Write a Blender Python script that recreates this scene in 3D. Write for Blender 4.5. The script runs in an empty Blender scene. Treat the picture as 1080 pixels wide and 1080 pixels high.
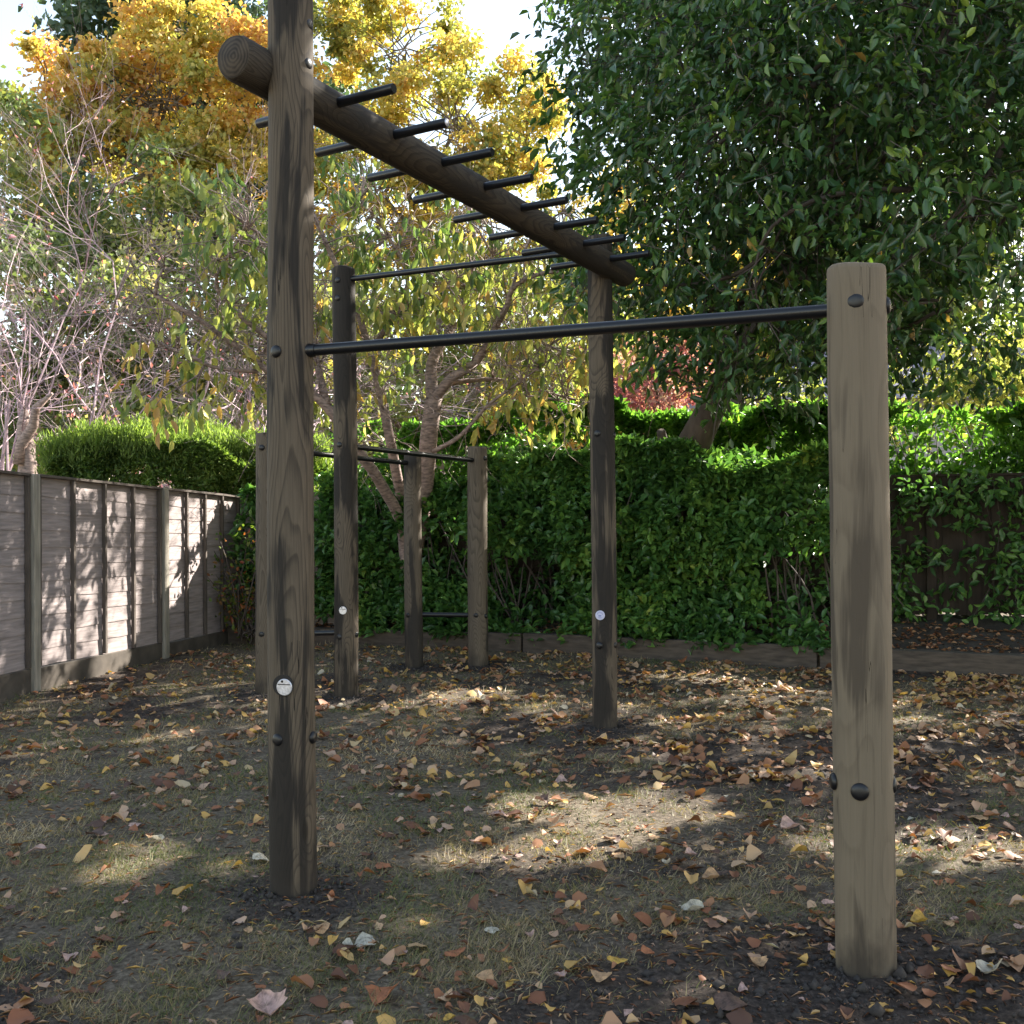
import bpy, math, random
import numpy as np
from mathutils import Vector, Matrix

rng = np.random.default_rng(7)
random.seed(7)
scene = bpy.context.scene
COL = scene.collection

# ------------------------------------------------------------------ camera
F = 1163.0
PITCH, ROLL, CH = math.radians(0.5), math.radians(0.42), 1.45
fwd = np.array([0, math.cos(PITCH), math.sin(PITCH)])
rt0 = np.array([1.0, 0, 0]); up0 = np.array([0, -math.sin(PITCH), math.cos(PITCH)])
rt = rt0 * math.cos(ROLL) - up0 * math.sin(ROLL)
up = up0 * math.cos(ROLL) + rt0 * math.sin(ROLL)
CAM = np.array([0, 0, CH])
cd = bpy.data.cameras.new('camera'); cam = bpy.data.objects.new('camera', cd); COL.objects.link(cam)
cd.sensor_width = 36; cd.lens = 36 * F / 1080; cd.clip_end = 2000; cd.clip_start = 0.05
M = Matrix([[rt[i], up[i], -fwd[i], CAM[i]] for i in range(3)] + [[0, 0, 0, 1]])
cam.matrix_world = M
scene.camera = cam

def ray(px, py):
    return fwd + rt * ((px - 540) / F) + up * ((540 - py) / F)
def at(px, py, Y):
    d = ray(px, py); return CAM + d * (Y / d[1])
def sstep(a, b, x):
    t = np.clip((x - a) / (b - a), 0, 1); return t * t * (3 - 2 * t)
def G(x, y):
    return (0.009 + 0.006 * sstep(-3.2, -1.2, x)) * np.minimum(y, 30)
def ground(px, py):
    d = ray(px, py); t = 5.0
    for _ in range(30):
        p = CAM + d * t; t = (G(p[0], p[1]) - CH) / d[2]
    return CAM + d * t
def proj(P):
    """pixel of a point, for checks of what the frame holds"""
    q = np.asarray(P) - CAM
    z = q @ fwd
    return 540 + F * (q @ rt) / z, 540 - F * (q @ up) / z

# ------------------------------------------------------------------ sun
AZ, EL = math.radians(52), math.radians(34)
S = np.array([math.sin(AZ) * math.cos(EL), math.cos(AZ) * math.cos(EL), math.sin(EL)])

def rnd(a, b, n=None): return rng.uniform(a, b, n)

def vnoise(x, y, seed=0, scale=1.0):
    """smooth value noise 0..1"""
    r = np.random.default_rng(seed); T = r.random((64, 64))
    x = np.asarray(x) * scale + 1000; y = np.asarray(y) * scale + 1000
    xi = np.floor(x).astype(int); yi = np.floor(y).astype(int)
    fx = x - xi; fy = y - yi; fx = fx * fx * (3 - 2 * fx); fy = fy * fy * (3 - 2 * fy)
    a = T[xi % 64, yi % 64]; b = T[(xi + 1) % 64, yi % 64]; c = T[xi % 64, (yi + 1) % 64]; d = T[(xi + 1) % 64, (yi + 1) % 64]
    return (a * (1 - fx) + b * fx) * (1 - fy) + (c * (1 - fx) + d * fx) * fy

# ------------------------------------------------------------------ object helpers
def tag(o, label=None, cat=None, group=None, kind=None):
    if label: o['label'] = label
    if cat: o['category'] = cat
    if group: o['group'] = group
    if kind: o['kind'] = kind
    return o
def empty(name, loc=(0, 0, 0), label=None, cat=None, group=None):
    o = bpy.data.objects.new(name, None); COL.objects.link(o); o.location = loc
    o.empty_display_size = 0.1
    return tag(o, label, cat, group)

class MB:
    """collects vertices and faces of ONE mesh"""
    def __init__(s): s.v = []; s.f = []; s.n = 0
    def add(s, verts, faces):
        for f in faces: s.f.append([i + s.n for i in f])
        s.v.extend([tuple(map(float, p)) for p in verts]); s.n = len(s.v)
    def box(s, c, ax, ay, az):
        """box: centre c and three half axes"""
        c, ax, ay, az = map(np.asarray, (c, ax, ay, az))
        vs = [c + i * ax + j * ay + k * az for k in (-1, 1) for j in (-1, 1) for i in (-1, 1)]
        s.add(vs, [(0, 2, 3, 1), (4, 5, 7, 6), (0, 1, 5, 4), (2, 6, 7, 3), (0, 4, 6, 2), (1, 3, 7, 5)])
    def tube(s, pts, rad, n=6, cap=True):
        pts = [np.asarray(p, float) for p in pts]
        if np.isscalar(rad): rad = [rad] * len(pts)
        vs = []; fs = []
        prev = None
        for i, p in enumerate(pts):
            t = pts[min(i + 1, len(pts) - 1)] - pts[max(i - 1, 0)]
            t = t / (np.linalg.norm(t) + 1e-9)
            if prev is None:
                a = np.array([0, 0, 1.0]) if abs(t[2]) < .9 else np.array([1.0, 0, 0])
            else: a = prev
            u = a - t * (a @ t); u /= np.linalg.norm(u) + 1e-9; w = np.cross(t, u); prev = u
            for k in range(n):
                an = 2 * math.pi * k / n
                vs.append(p + rad[i] * (math.cos(an) * u + math.sin(an) * w))
        for i in range(len(pts) - 1):
            for k in range(n):
                a = i * n + k; b = i * n + (k + 1) % n
                fs.append((a, b, b + n, a + n))
        if cap:
            fs.append(tuple(range(n))[::-1]); m = (len(pts) - 1) * n; fs.append(tuple(m + k for k in range(n)))
        s.add(vs, fs)
    def build(s, name, mat, parent=None, smooth=False, bevel=0, origin=None):
        me = bpy.data.meshes.new(name)
        v = np.array(s.v)
        if origin is not None: v = v - np.asarray(origin)
        me.from_pydata(v.tolist(), [], s.f); me.update()
        if mat: me.materials.append(mat)
        if smooth:
            me.polygons.foreach_set('use_smooth', [True] * len(me.polygons))
        o = bpy.data.objects.new(name, me); COL.objects.link(o)
        if origin is not None: o.location = origin
        if parent is not None:
            o.parent = parent
            if origin is not None: o.location = Vector(origin) - parent.location if parent.type == 'EMPTY' and parent.parent is None else Vector(origin)
            else: o.location = -parent.matrix_basis.translation if parent.parent is None else -(parent.matrix_basis.translation + parent.parent.matrix_basis.translation)
        if bevel:
            b = o.modifiers.new('bevel', 'BEVEL'); b.width = bevel; b.segments = 2; b.limit_method = 'ANGLE'
        return o

def fastmesh(name, V, quads, mat, parent=None, attr=None, smooth=False):
    me = bpy.data.meshes.new(name)
    k = quads.shape[1]
    me.vertices.add(len(V)); me.vertices.foreach_set('co', np.ascontiguousarray(V, dtype=np.float32).ravel())
    me.loops.add(quads.size); me.loops.foreach_set('vertex_index', quads.astype(np.int32).ravel())
    me.polygons.add(len(quads))
    me.polygons.foreach_set('loop_start', np.arange(0, quads.size, k, dtype=np.int32))
    try: me.polygons.foreach_set('loop_total', np.full(len(quads), k, dtype=np.int32))
    except Exception: pass
    me.update(calc_edges=True)
    if attr is not None:
        for nm, val in attr.items():
            a = me.attributes.new(nm, 'FLOAT', 'POINT'); a.data.foreach_set('value', np.ascontiguousarray(val, dtype=np.float32))
    if mat: me.materials.append(mat)
    if smooth: me.polygons.foreach_set('use_smooth', np.ones(len(quads), dtype=bool))
    o = bpy.data.objects.new(name, me); COL.objects.link(o)
    if parent is not None:
        o.parent = parent; o.location = -parent.matrix_basis.translation
    return o

def unit(a): return a / (np.linalg.norm(a, axis=-1, keepdims=True) + 1e-9)

def leaf_geo(P, D, N, L, W, fold=0.25, bend=0.15):
    """one folded pointed leaf per row: base P, axis D, normal N, length L, width W -> verts, quads"""
    n = len(P); D = unit(D); N = N - D * np.sum(N * D, 1, keepdims=True); N = unit(N); R = np.cross(D, N)
    L = np.broadcast_to(L, n)[:, None]; W = np.broadcast_to(W, n)[:, None]
    lift = W * fold
    V = np.empty((n, 8, 3))
    V[:, 0] = P
    V[:, 1] = P + D * L * .5 + N * L * bend * .5
    V[:, 2] = P + D * L - N * L * bend
    V[:, 3] = P + D * L * .28 + R * W * .42 + N * lift
    V[:, 4] = P + D * L * .68 + R * W * .40 + N * lift
    V[:, 5] = P + D * L * .28 - R * W * .42 + N * lift
    V[:, 6] = P + D * L * .68 - R * W * .40 + N * lift
    V[:, 7] = P + D * L * .5 + N * L * bend * .5
    base = (np.arange(n) * 8)[:, None]
    q = np.concatenate([base + np.array([[0, 3, 4, 1]]), base + np.array([[1, 4, 4 - 0, 2]])[:, :4]]) if False else None
    # left half: 0,1,2,4,3 split in two quads; right half likewise
    Q = np.concatenate([base + np.array([0, 1, 4, 3]), base + np.array([0, 5, 6, 7])])
    T = np.concatenate([base + np.array([1, 2, 4, 4]), base + np.array([7, 6, 2, 2])])
    return V.reshape(-1, 3), Q, T

def leaves(name, P, D, N, L, W, mat, r, parent=None, fold=.25, bend=.12, lod=False):
    """mesh of many leaves; r = random value per leaf"""
    P = np.asarray(P); n = len(P)
    D = unit(D); N = N - D * np.sum(N * D, 1, keepdims=True); N = unit(N); R = np.cross(D, N)
    L = np.broadcast_to(L, n)[:, None]; W = np.broadcast_to(W, n)[:, None]
    if lod:   # rhombic leaf of a distant tree, two triangles folded
        V = np.stack([P, P + D * L * .5 + R * W * .5 + N * W * fold, P + D * L - N * L * bend, P + D * L * .5 - R * W * .5 + N * W * fold], 1)
        b = (np.arange(n) * 4)[:, None]
        q = np.concatenate([b + np.array([0, 1, 2]), b + np.array([0, 2, 3])])
        return fastmesh(name, V.reshape(-1, 3), q, mat, parent, {'rnd': np.repeat(r, 4)})
    mid = P + D * L * .5 + N * L * bend * .4
    V = np.stack([P, P + D * L * .27 + R * W * .44 + N * W * fold * .8, P + D * L * .62 + R * W * .46 + N * W * fold, P + D * L - N * L * bend,
                  P + D * L * .62 - R * W * .46 + N * W * fold, P + D * L * .27 - R * W * .44 + N * W * fold * .8], 1)
    b = (np.arange(n) * 6)[:, None]
    q = np.concatenate([b + np.array([0, 1, 2, 3]), b + np.array([0, 3, 4, 5])])
    return fastmesh(name, V.reshape(-1, 3), q, mat, parent, {'rnd': np.repeat(r, 6)})

# ------------------------------------------------------------------ materials
def newmat(name):
    m = bpy.data.materials.new(name); m.use_nodes = True
    nt = m.node_tree; nt.nodes.clear()
    return m, nt, nt.nodes, nt.links
def ramp(nd, stops):
    r = nd.new('ShaderNodeValToRGB'); e = r.color_ramp.elements
    while len(e) < len(stops): e.new(0.5)
    for el, (p, c) in zip(e, stops): el.position = p; el.color = (*c, 1)
    return r
def leafmat(name, stops, trans=.4, rough=.45, tcol=1.6, spec=.5):
    m, nt, nd, lk = newmat(name)
    out = nd.new('ShaderNodeOutputMaterial'); at_ = nd.new('ShaderNodeAttribute'); at_.attribute_name = 'rnd'
    cr = ramp(nd, stops); lk.new(at_.outputs['Fac'], cr.inputs[0])
    p = nd.new('ShaderNodeBsdfPrincipled'); p.inputs['Roughness'].default_value = rough
    p.inputs['Specular IOR Level'].default_value = spec
    lk.new(cr.outputs[0], p.inputs['Base Color'])
    t = nd.new('ShaderNodeBsdfTranslucent')
    mul = nd.new('ShaderNodeMix'); mul.data_type = 'RGBA'; mul.blend_type = 'MULTIPLY'; mul.inputs[0].default_value = 1
    lk.new(cr.outputs[0], mul.inputs[6]); mul.inputs[7].default_value = (tcol * 1.05, tcol * 1.1, tcol * .55, 1)
    lk.new(mul.outputs[2], t.inputs['Color'])
    mx = nd.new('ShaderNodeMixShader'); mx.inputs[0].default_value = trans
    lk.new(p.outputs[0], mx.inputs[1]); lk.new(t.outputs[0], mx.inputs[2]); lk.new(mx.outputs[0], out.inputs['Surface'])
    return m
def simplemat(name, col, rough=.6, metal=0, noise=0, nscale=20, bump=0, stretch=(1, 1, 1), spec=.5):
    m, nt, nd, lk = newmat(name)
    out = nd.new('ShaderNodeOutputMaterial'); p = nd.new('ShaderNodeBsdfPrincipled'); lk.new(p.outputs[0], out.inputs['Surface'])
    p.inputs['Roughness'].default_value = rough; p.inputs['Metallic'].default_value = metal; p.inputs['Specular IOR Level'].default_value = spec
    tc = nd.new('ShaderNodeTexCoord'); mp = nd.new('ShaderNodeMapping'); mp.inputs['Scale'].default_value = stretch
    lk.new(tc.outputs['Object'], mp.inputs[0])
    nz = nd.new('ShaderNodeTexNoise'); nz.inputs['Scale'].default_value = nscale; nz.inputs['Detail'].default_value = 6
    lk.new(mp.outputs[0], nz.inputs['Vector'])
    c = np.array(col)
    cr = ramp(nd, [(0.25, tuple(c * (1 - noise))), (0.75, tuple(np.minimum(c * (1 + noise), 1)))])
    lk.new(nz.outputs[0], cr.inputs[0]); lk.new(cr.outputs[0], p.inputs['Base Color'])
    if bump:
        b = nd.new('ShaderNodeBump'); b.inputs['Strength'].default_value = 1; b.inputs['Distance'].default_value = bump
        lk.new(nz.outputs[0], b.inputs['Height']); lk.new(b.outputs[0], p.inputs['Normal'])
    return m

def logmat(name, light, mid, dark, stain, soil=True, axis='Z', freq=30, staincol=(.022, .019, .017), crack=.005, ring=.62):
    """peeled round timber: growth-ring contours, dark stains, damp foot"""
    m, nt, nd, lk = newmat(name)
    out = nd.new('ShaderNodeOutputMaterial'); p = nd.new('ShaderNodeBsdfPrincipled'); lk.new(p.outputs[0], out.inputs['Surface'])
    p.inputs['Roughness'].default_value = .78; p.inputs['Specular IOR Level'].default_value = .3
    tc = nd.new('ShaderNodeTexCoord'); oi = nd.new('ShaderNodeObjectInfo')
    off = nd.new('ShaderNodeMath'); off.operation = 'MULTIPLY'; off.inputs[1].default_value = 37; lk.new(oi.outputs['Random'], off.inputs[0])
    av = nd.new('ShaderNodeVectorMath'); av.operation = 'ADD'; lk.new(tc.outputs['Object'], av.inputs[0]); lk.new(off.outputs[0], av.inputs[1])
    def mapped(sx, sz):
        mp = nd.new('ShaderNodeMapping'); mp.inputs['Scale'].default_value = (sx, sx, sz); lk.new(av.outputs[0], mp.inputs[0]); return mp
    def noise(vec, sc, det=4, dist=0, rough=.5):
        n = nd.new('ShaderNodeTexNoise'); n.inputs['Scale'].default_value = sc; n.inputs['Detail'].default_value = det
        n.inputs['Distortion'].default_value = dist; n.inputs['Roughness'].default_value = rough; lk.new(vec.outputs[0], n.inputs['Vector']); return n
    big = noise(mapped(4.6, .75), 1.2, 2.2, .35, .3)
    vo = nd.new('ShaderNodeTexVoronoi'); vo.inputs['Scale'].default_value = 1; lk.new(mapped(6.5, 2.1).outputs[0], vo.inputs['Vector'])
    kn = nd.new('ShaderNodeMapRange'); kn.interpolation_type = 'SMOOTHSTEP'; kn.inputs[1].default_value = 0; kn.inputs[2].default_value = .42; kn.inputs[3].default_value = .16; kn.inputs[4].default_value = 0; lk.new(vo.outputs['Distance'], kn.inputs[0])
    ka = nd.new('ShaderNodeMath'); ka.operation = 'ADD'; lk.new(big.outputs[0], ka.inputs[0]); lk.new(kn.outputs[0], ka.inputs[1])
    ml = nd.new('ShaderNodeMath'); ml.operation = 'MULTIPLY'; ml.inputs[1].default_value = freq; lk.new(ka.outputs[0], ml.inputs[0])
    sn = nd.new('ShaderNodeMath'); sn.operation = 'FRACT'; lk.new(ml.outputs[0], sn.inputs[0])
    mr = nd.new('ShaderNodeValToRGB'); e_ = mr.color_ramp.elements; e_[0].position = 0; e_[0].color = (.75, .75, .75, 1); e_[1].position = 1; e_[1].color = (.7, .7, .7, 1)
    for p_, c_ in ((.55, .62), (.86, .12), (.93, .2)): q_ = e_.new(p_); q_.color = (c_, c_, c_, 1)
    lk.new(sn.outputs[0], mr.inputs[0])
    fib = noise(mapped(60, 2.0), 2.4, 6, 0, .75)
    add = nd.new('ShaderNodeMath'); add.operation = 'ADD'; lk.new(mr.outputs[0], add.inputs[0]); lk.new(fib.outputs[0], add.inputs[1])
    rw = nd.new('ShaderNodeMath'); rw.operation = 'MULTIPLY_ADD'; rw.inputs[1].default_value = ring; rw.inputs[2].default_value = .55 * (1 - ring); lk.new(mr.outputs[0], rw.inputs[0]); lk.new(rw.outputs[0], add.inputs[0])
    hf = nd.new('ShaderNodeMath'); hf.operation = 'MULTIPLY'; hf.inputs[1].default_value = .5; lk.new(add.outputs[0], hf.inputs[0])
    cr = ramp(nd, [(.28, dark), (.5, mid), (.75, light)]); lk.new(hf.outputs[0], cr.inputs[0])
    # stains running down the grain
    st = noise(mapped(11, .9), 1.0, 5, .6, .6); blot = noise(mapped(3, 1.3), 1, 3, 0, .5)
    sa = nd.new('ShaderNodeMath'); sa.operation = 'ADD'; lk.new(st.outputs[0], sa.inputs[0]); lk.new(blot.outputs[0], sa.inputs[1])
    sr = nd.new('ShaderNodeMapRange'); sr.inputs[1].default_value = 1.12 - stain * .12; sr.inputs[2].default_value = 1.21 - stain * .12; lk.new(sa.outputs[0], sr.inputs[0])
    mxs = nd.new('ShaderNodeMix'); mxs.data_type = 'RGBA'
    f2 = nd.new('ShaderNodeMath'); f2.operation = 'MULTIPLY'; f2.inputs[1].default_value = .88; lk.new(sr.outputs[0], f2.inputs[0])
    lk.new(f2.outputs[0], mxs.inputs[0]); lk.new(cr.outputs[0], mxs.inputs[6]); mxs.inputs[7].default_value = (*staincol, 1)
    kd = nd.new('ShaderNodeMapRange'); kd.interpolation_type = 'SMOOTHSTEP'; kd.inputs[1].default_value = .05; kd.inputs[2].default_value = .12; kd.inputs[3].default_value = .8; kd.inputs[4].default_value = 0; lk.new(vo.outputs['Distance'], kd.inputs[0])
    cn = noise(mapped(30, .5), 1.0, 2, .15, .4); cs_ = nd.new('ShaderNodeMath'); cs_.operation = 'SUBTRACT'; cs_.inputs[1].default_value = .5; lk.new(cn.outputs[0], cs_.inputs[0])
    ca_ = nd.new('ShaderNodeMath'); ca_.operation = 'ABSOLUTE'; lk.new(cs_.outputs[0], ca_.inputs[0]); cl_ = nd.new('ShaderNodeMath'); cl_.operation = 'LESS_THAN'; cl_.inputs[1].default_value = crack; lk.new(ca_.outputs[0], cl_.inputs[0])
    cb_ = noise(mapped(7, 1.6), 1.0, 2); cg_ = nd.new('ShaderNodeMath'); cg_.operation = 'GREATER_THAN'; cg_.inputs[1].default_value = .56; lk.new(cb_.outputs[0], cg_.inputs[0])
    cm_ = nd.new('ShaderNodeMath'); cm_.operation = 'MULTIPLY'; lk.new(cl_.outputs[0], cm_.inputs[0]); lk.new(cg_.outputs[0], cm_.inputs[1])
    cx_ = nd.new('ShaderNodeMath'); cx_.operation = 'MAXIMUM'; lk.new(cm_.outputs[0], cx_.inputs[0]); lk.new(kd.outputs[0], cx_.inputs[1])
    mk = nd.new('ShaderNodeMix'); mk.data_type = 'RGBA'; lk.new(cx_.outputs[0], mk.inputs[0]); lk.new(mxs.outputs[2], mk.inputs[6]); mk.inputs[7].default_value = (dark[0] * .35, dark[1] * .33, dark[2] * .3, 1)
    last = mk.outputs[2]
    if soil:
        sp = nd.new('ShaderNodeSeparateXYZ'); lk.new(tc.outputs['Object'], sp.inputs[0])
        nz = noise(mapped(10, 6), 1.3, 5)
        sb = nd.new('ShaderNodeMath'); sb.operation = 'MULTIPLY_ADD'; sb.inputs[1].default_value = -.45; lk.new(nz.outputs[0], sb.inputs[0]); lk.new(sp.outputs['Z'], sb.inputs[2])
        r2 = nd.new('ShaderNodeMapRange'); r2.inputs[1].default_value = -.22; r2.inputs[2].default_value = -.05; r2.inputs[3].default_value = .75; r2.inputs[4].default_value = 0; lk.new(sb.outputs[0], r2.inputs[0])
        m2 = nd.new('ShaderNodeMix'); m2.data_type = 'RGBA'; lk.new(r2.outputs[0], m2.inputs[0]); lk.new(last, m2.inputs[6]); m2.inputs[7].default_value = (.03, .024, .02, 1)
        last = m2.outputs[2]
    lk.new(last, p.inputs['Base Color'])
    b = nd.new('ShaderNodeBump'); b.inputs['Distance'].default_value = .0025; b.inputs['Strength'].default_value = .8
    lk.new(hf.outputs[0], b.inputs['Height']); lk.new(b.outputs[0], p.inputs['Normal'])
    return m

M_post = logmat('weathered_post_wood', (.162, .128, .093), (.098, .077, .056), (.045, .035, .026), .55, freq=34)
M_posttall = logmat('stained_post_wood', (.145, .113, .080), (.082, .063, .045), (.030, .023, .017), 1.3, freq=26, staincol=(.012, .010, .009))
M_postclean = logmat('clean_post_wood', (.185, .148, .106), (.150, .119, .084), (.103, .080, .056), .50, freq=13, crack=.0015, ring=.38, staincol=(.062, .048, .035))
M_beam = logmat('beam_wood', (.085, .066, .046), (.040, .031, .023), (.016, .013, .010), 1.1, soil=False)
M_endgrain, nt, nd, lk = newmat('end_grain')
out = nd.new('ShaderNodeOutputMaterial'); p = nd.new('ShaderNodeBsdfPrincipled'); lk.new(p.outputs[0], out.inputs['Surface']); p.inputs['Roughness'].default_value = .9
tc = nd.new('ShaderNodeTexCoord'); sp = nd.new('ShaderNodeVectorMath'); sp.operation = 'MULTIPLY'; sp.inputs[1].default_value = (1, .88, 0); lk.new(tc.outputs['Object'], sp.inputs[0])
ln = nd.new('ShaderNodeVectorMath'); ln.operation = 'LENGTH'; lk.new(sp.outputs[0], ln.inputs[0])
nz = nd.new('ShaderNodeTexNoise'); nz.inputs['Scale'].default_value = 14; nz.inputs['Detail'].default_value = 5; lk.new(tc.outputs['Object'], nz.inputs['Vector'])
m1 = nd.new('ShaderNodeMath'); m1.operation = 'MULTIPLY_ADD'; m1.inputs[1].default_value = 430; lk.new(ln.outputs['Value'], m1.inputs[0])
m0 = nd.new('ShaderNodeMath'); m0.operation = 'MULTIPLY'; m0.inputs[1].default_value = 14; lk.new(nz.outputs[0], m0.inputs[0]); lk.new(m0.outputs[0], m1.inputs[2])
m2 = nd.new('ShaderNodeMath'); m2.operation = 'SINE'; lk.new(m1.outputs[0], m2.inputs[0])
m3 = nd.new('ShaderNodeMath'); m3.operation = 'MULTIPLY_ADD'; m3.inputs[1].default_value = .15; lk.new(m2.outputs[0], m3.inputs[0]); lk.new(nz.outputs[0], m3.inputs[2])
cr = ramp(nd, [(.3, (.020, .015, .011)), (.7, (.070, .052, .036))]); lk.new(m3.outputs[0], cr.inputs[0]); lk.new(cr.outputs[0], p.inputs['Base Color'])
M_bar = simplemat('black_powder_coat', (.004, .0045, .007), .34, noise=.2, nscale=60)
M_cap = simplemat('black_plastic_cap', (.004, .004, .006), .42, noise=.1)
M_tag = simplemat('pale_disc', (.50, .50, .66), .35, noise=.15, nscale=200)
M_tagmetal = simplemat('metal_disc', (.60, .60, .66), .3, metal=.5, noise=.3, nscale=120)
M_tagmark = simplemat('disc_mark', (.22, .25, .48), .5)
M_hole = simplemat('hole_wood', (.02, .017, .015), .9)

# ------------------------------------------------------------------ ground
POSTS = {  # name: (px centre at foot, py foot, py top, width px)
    'T1': (310, 948, -40, 49, M_posttall), 'R': (912, 1036, 268, 63, M_postclean), 'T2': (637.5, 770, 243, 26.5, M_posttall),
    'P3': (365.5, 737, 277, 25, M_posttall), 'P4': (280, 733, 455, 19.5, M_post), 'P5': (437, 705, 478, 19, M_post), 'P6': (505, 704, 470, 21.3, M_post)}
foot = {}
for k, (px, py, pt, w, m) in POSTS.items():
    foot[k] = ground(px, py)

def inframe_x(y): return 0.50 * y + 0.9

sleep_px = [(236, 678), (550, 688), (863, 704), (1150, 719), (1500, 740)]
SL = [ground(*p) for p in sleep_px]
SL = [np.array([p[0], p[1], G(p[0], p[1])]) for p in SL]
def sleeper_y(x):
    xs = [p[0] for p in SL]; ys = [p[1] for p in SL]; return np.interp(x, xs, ys)

def lawn_soil(x, y):
    """0 = turf, 1 = bare earth: worn pattern of the lawn, made paler turf at the sun patches"""
    n = vnoise(x, y, 3, 1.1) * .5 + vnoise(x, y, 5, 3.1) * .3 + vnoise(x, y, 8, 9) * .2
    s = sstep(.46, .64, n + .10 * sstep(-.5, 1.6, x) - .05)
    for k, p in foot.items():
        d = np.hypot(x - p[0], (y - p[1]) * 1.15) + (vnoise(x, y, 11, 6) - .5) * .22
        r = .62 if k == 'R' else .36
        s = np.maximum(s, 1 - sstep(r * .75, r * 1.15, d))
    d = np.hypot((x - 1.1) / 1.25, (y - 3.0) / .75) + (vnoise(x, y, 12, 4) - .5) * .5
    s = np.maximum(s, (1 - sstep(.8, 1.1, d)) * .95)
    for (a_, b_, c_, d_) in ((.35, 5.0, 1.3, .55), (-1.55, 4.25, .6, .4), (1.85, 4.35, .7, .3)):  # earth thinned to paler turf here, brightening the sun patches by colour
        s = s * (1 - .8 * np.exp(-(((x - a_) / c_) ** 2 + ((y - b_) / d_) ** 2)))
    return s
def bumps(x, y):
    h = (vnoise(x, y, 21, 1.7) - .5) * .035 + (vnoise(x, y, 22, 7) - .5) * .014
    s = lawn_soil(x, y)
    h = h + s * (vnoise(x, y, 23, 26) - .5) * .022 + (vnoise(x, y, 24, 14) - .5) * .006
    for k, p in foot.items():
        d = np.hypot(x - p[0], y - p[1]); h = h * sstep(0.05, .5, d) + .010 * np.exp(-(d / .25) ** 2) + (vnoise(x, y, 25, 30) - .5) * .02 * np.exp(-(d / .35) ** 2)
    return h
def GZ(x, y):
    return G(x, y) + bumps(x, y) * (1 - sstep(25, 30, y))

xs = np.concatenate([[-600, -200, -60, -20, -10], np.arange(-6.5, 7.5, .035), [10, 20, 60, 200, 600]])
ys = np.concatenate([[-300, -60, -10, 0, 1.2], np.arange(1.8, 13.2, .035), [15, 18, 24, 40, 80, 200, 900]])
X, Y = np.meshgrid(xs, ys, indexing='ij')
Z = GZ(X, Y)
nx, ny = X.shape
I = np.arange(nx * ny).reshape(nx, ny)
quads = np.stack([I[:-1, :-1], I[1:, :-1], I[1:, 1:], I[:-1, 1:]], -1).reshape(-1, 4)
V = np.stack([X, Y, Z], -1).reshape(-1, 3)

m, nt, nd, lk = newmat('lawn_soil'); M_ground = m
out = nd.new('ShaderNodeOutputMaterial'); p = nd.new('ShaderNodeBsdfPrincipled'); lk.new(p.outputs[0], out.inputs['Surface'])
p.inputs['Roughness'].default_value = .95; p.inputs['Specular IOR Level'].default_value = .2
a = nd.new('ShaderNodeAttribute'); a.attribute_name = 'soil'
tc = nd.new('ShaderNodeTexCoord')
n1 = nd.new('ShaderNodeTexNoise'); n1.inputs['Scale'].default_value = 45; n1.inputs['Detail'].default_value = 8; n1.inputs['Roughness'].default_value = .7; lk.new(tc.outputs['Object'], n1.inputs['Vector'])
n2 = nd.new('ShaderNodeTexNoise'); n2.inputs['Scale'].default_value = 5; n2.inputs['Detail'].default_value = 6; lk.new(tc.outputs['Object'], n2.inputs['Vector'])
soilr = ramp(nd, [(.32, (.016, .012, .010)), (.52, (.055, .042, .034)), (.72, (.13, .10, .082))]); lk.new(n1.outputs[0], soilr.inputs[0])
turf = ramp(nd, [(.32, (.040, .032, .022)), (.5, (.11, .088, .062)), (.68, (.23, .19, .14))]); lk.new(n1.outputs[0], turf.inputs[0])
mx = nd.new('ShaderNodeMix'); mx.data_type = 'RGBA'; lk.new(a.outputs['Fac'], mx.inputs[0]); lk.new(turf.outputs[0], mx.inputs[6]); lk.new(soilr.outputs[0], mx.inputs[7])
lk.new(mx.outputs[2], p.inputs['Base Color'])
b = nd.new('ShaderNodeBump'); b.inputs['Distance'].default_value = .012; lk.new(n1.outputs[0], b.inputs['Height']); lk.new(b.outputs[0], p.inputs['Normal'])
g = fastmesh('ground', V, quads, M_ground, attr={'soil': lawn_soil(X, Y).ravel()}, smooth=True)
tag(g, 'worn lawn of thin grass and bare dark earth', kind='structure'); del g['label']

# grass blades --------------------------------------------------------------
def grass_pts(n, y0, y1, power):
    u = rng.random(n); y = (y0 ** (1 - power) + u * (y1 ** (1 - power) - y0 ** (1 - power))) ** (1 / (1 - power))
    x = rnd(-1, 1, n) * inframe_x(y)
    return x, y
gx, gy = grass_pts(500000, 2.6, 12.5, 1.55)
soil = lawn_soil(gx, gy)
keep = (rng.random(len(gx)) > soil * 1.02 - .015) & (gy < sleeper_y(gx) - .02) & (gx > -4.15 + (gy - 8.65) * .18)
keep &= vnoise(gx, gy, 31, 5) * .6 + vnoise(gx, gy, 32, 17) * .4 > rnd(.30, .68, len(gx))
gx, gy = gx[keep], gy[keep]; n = len(gx)
P = np.stack([gx, gy, GZ(gx, gy) - .002], 1)
an = rnd(0, 2 * math.pi, n); tilt = rnd(.4, 2.2, n)
D = unit(np.stack([np.cos(an) * tilt, np.sin(an) * tilt, np.ones(n)], 1))
side = np.stack([-np.sin(an + 1), np.cos(an + 1), np.zeros(n)], 1)
L = rng.gamma(4, .0058, n) * (.8 + .8 * vnoise(gx, gy, 33, 3.5)) + .006; Wd = rnd(.0010, .0024, n) * np.maximum(1, gy / 3.5)
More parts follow.
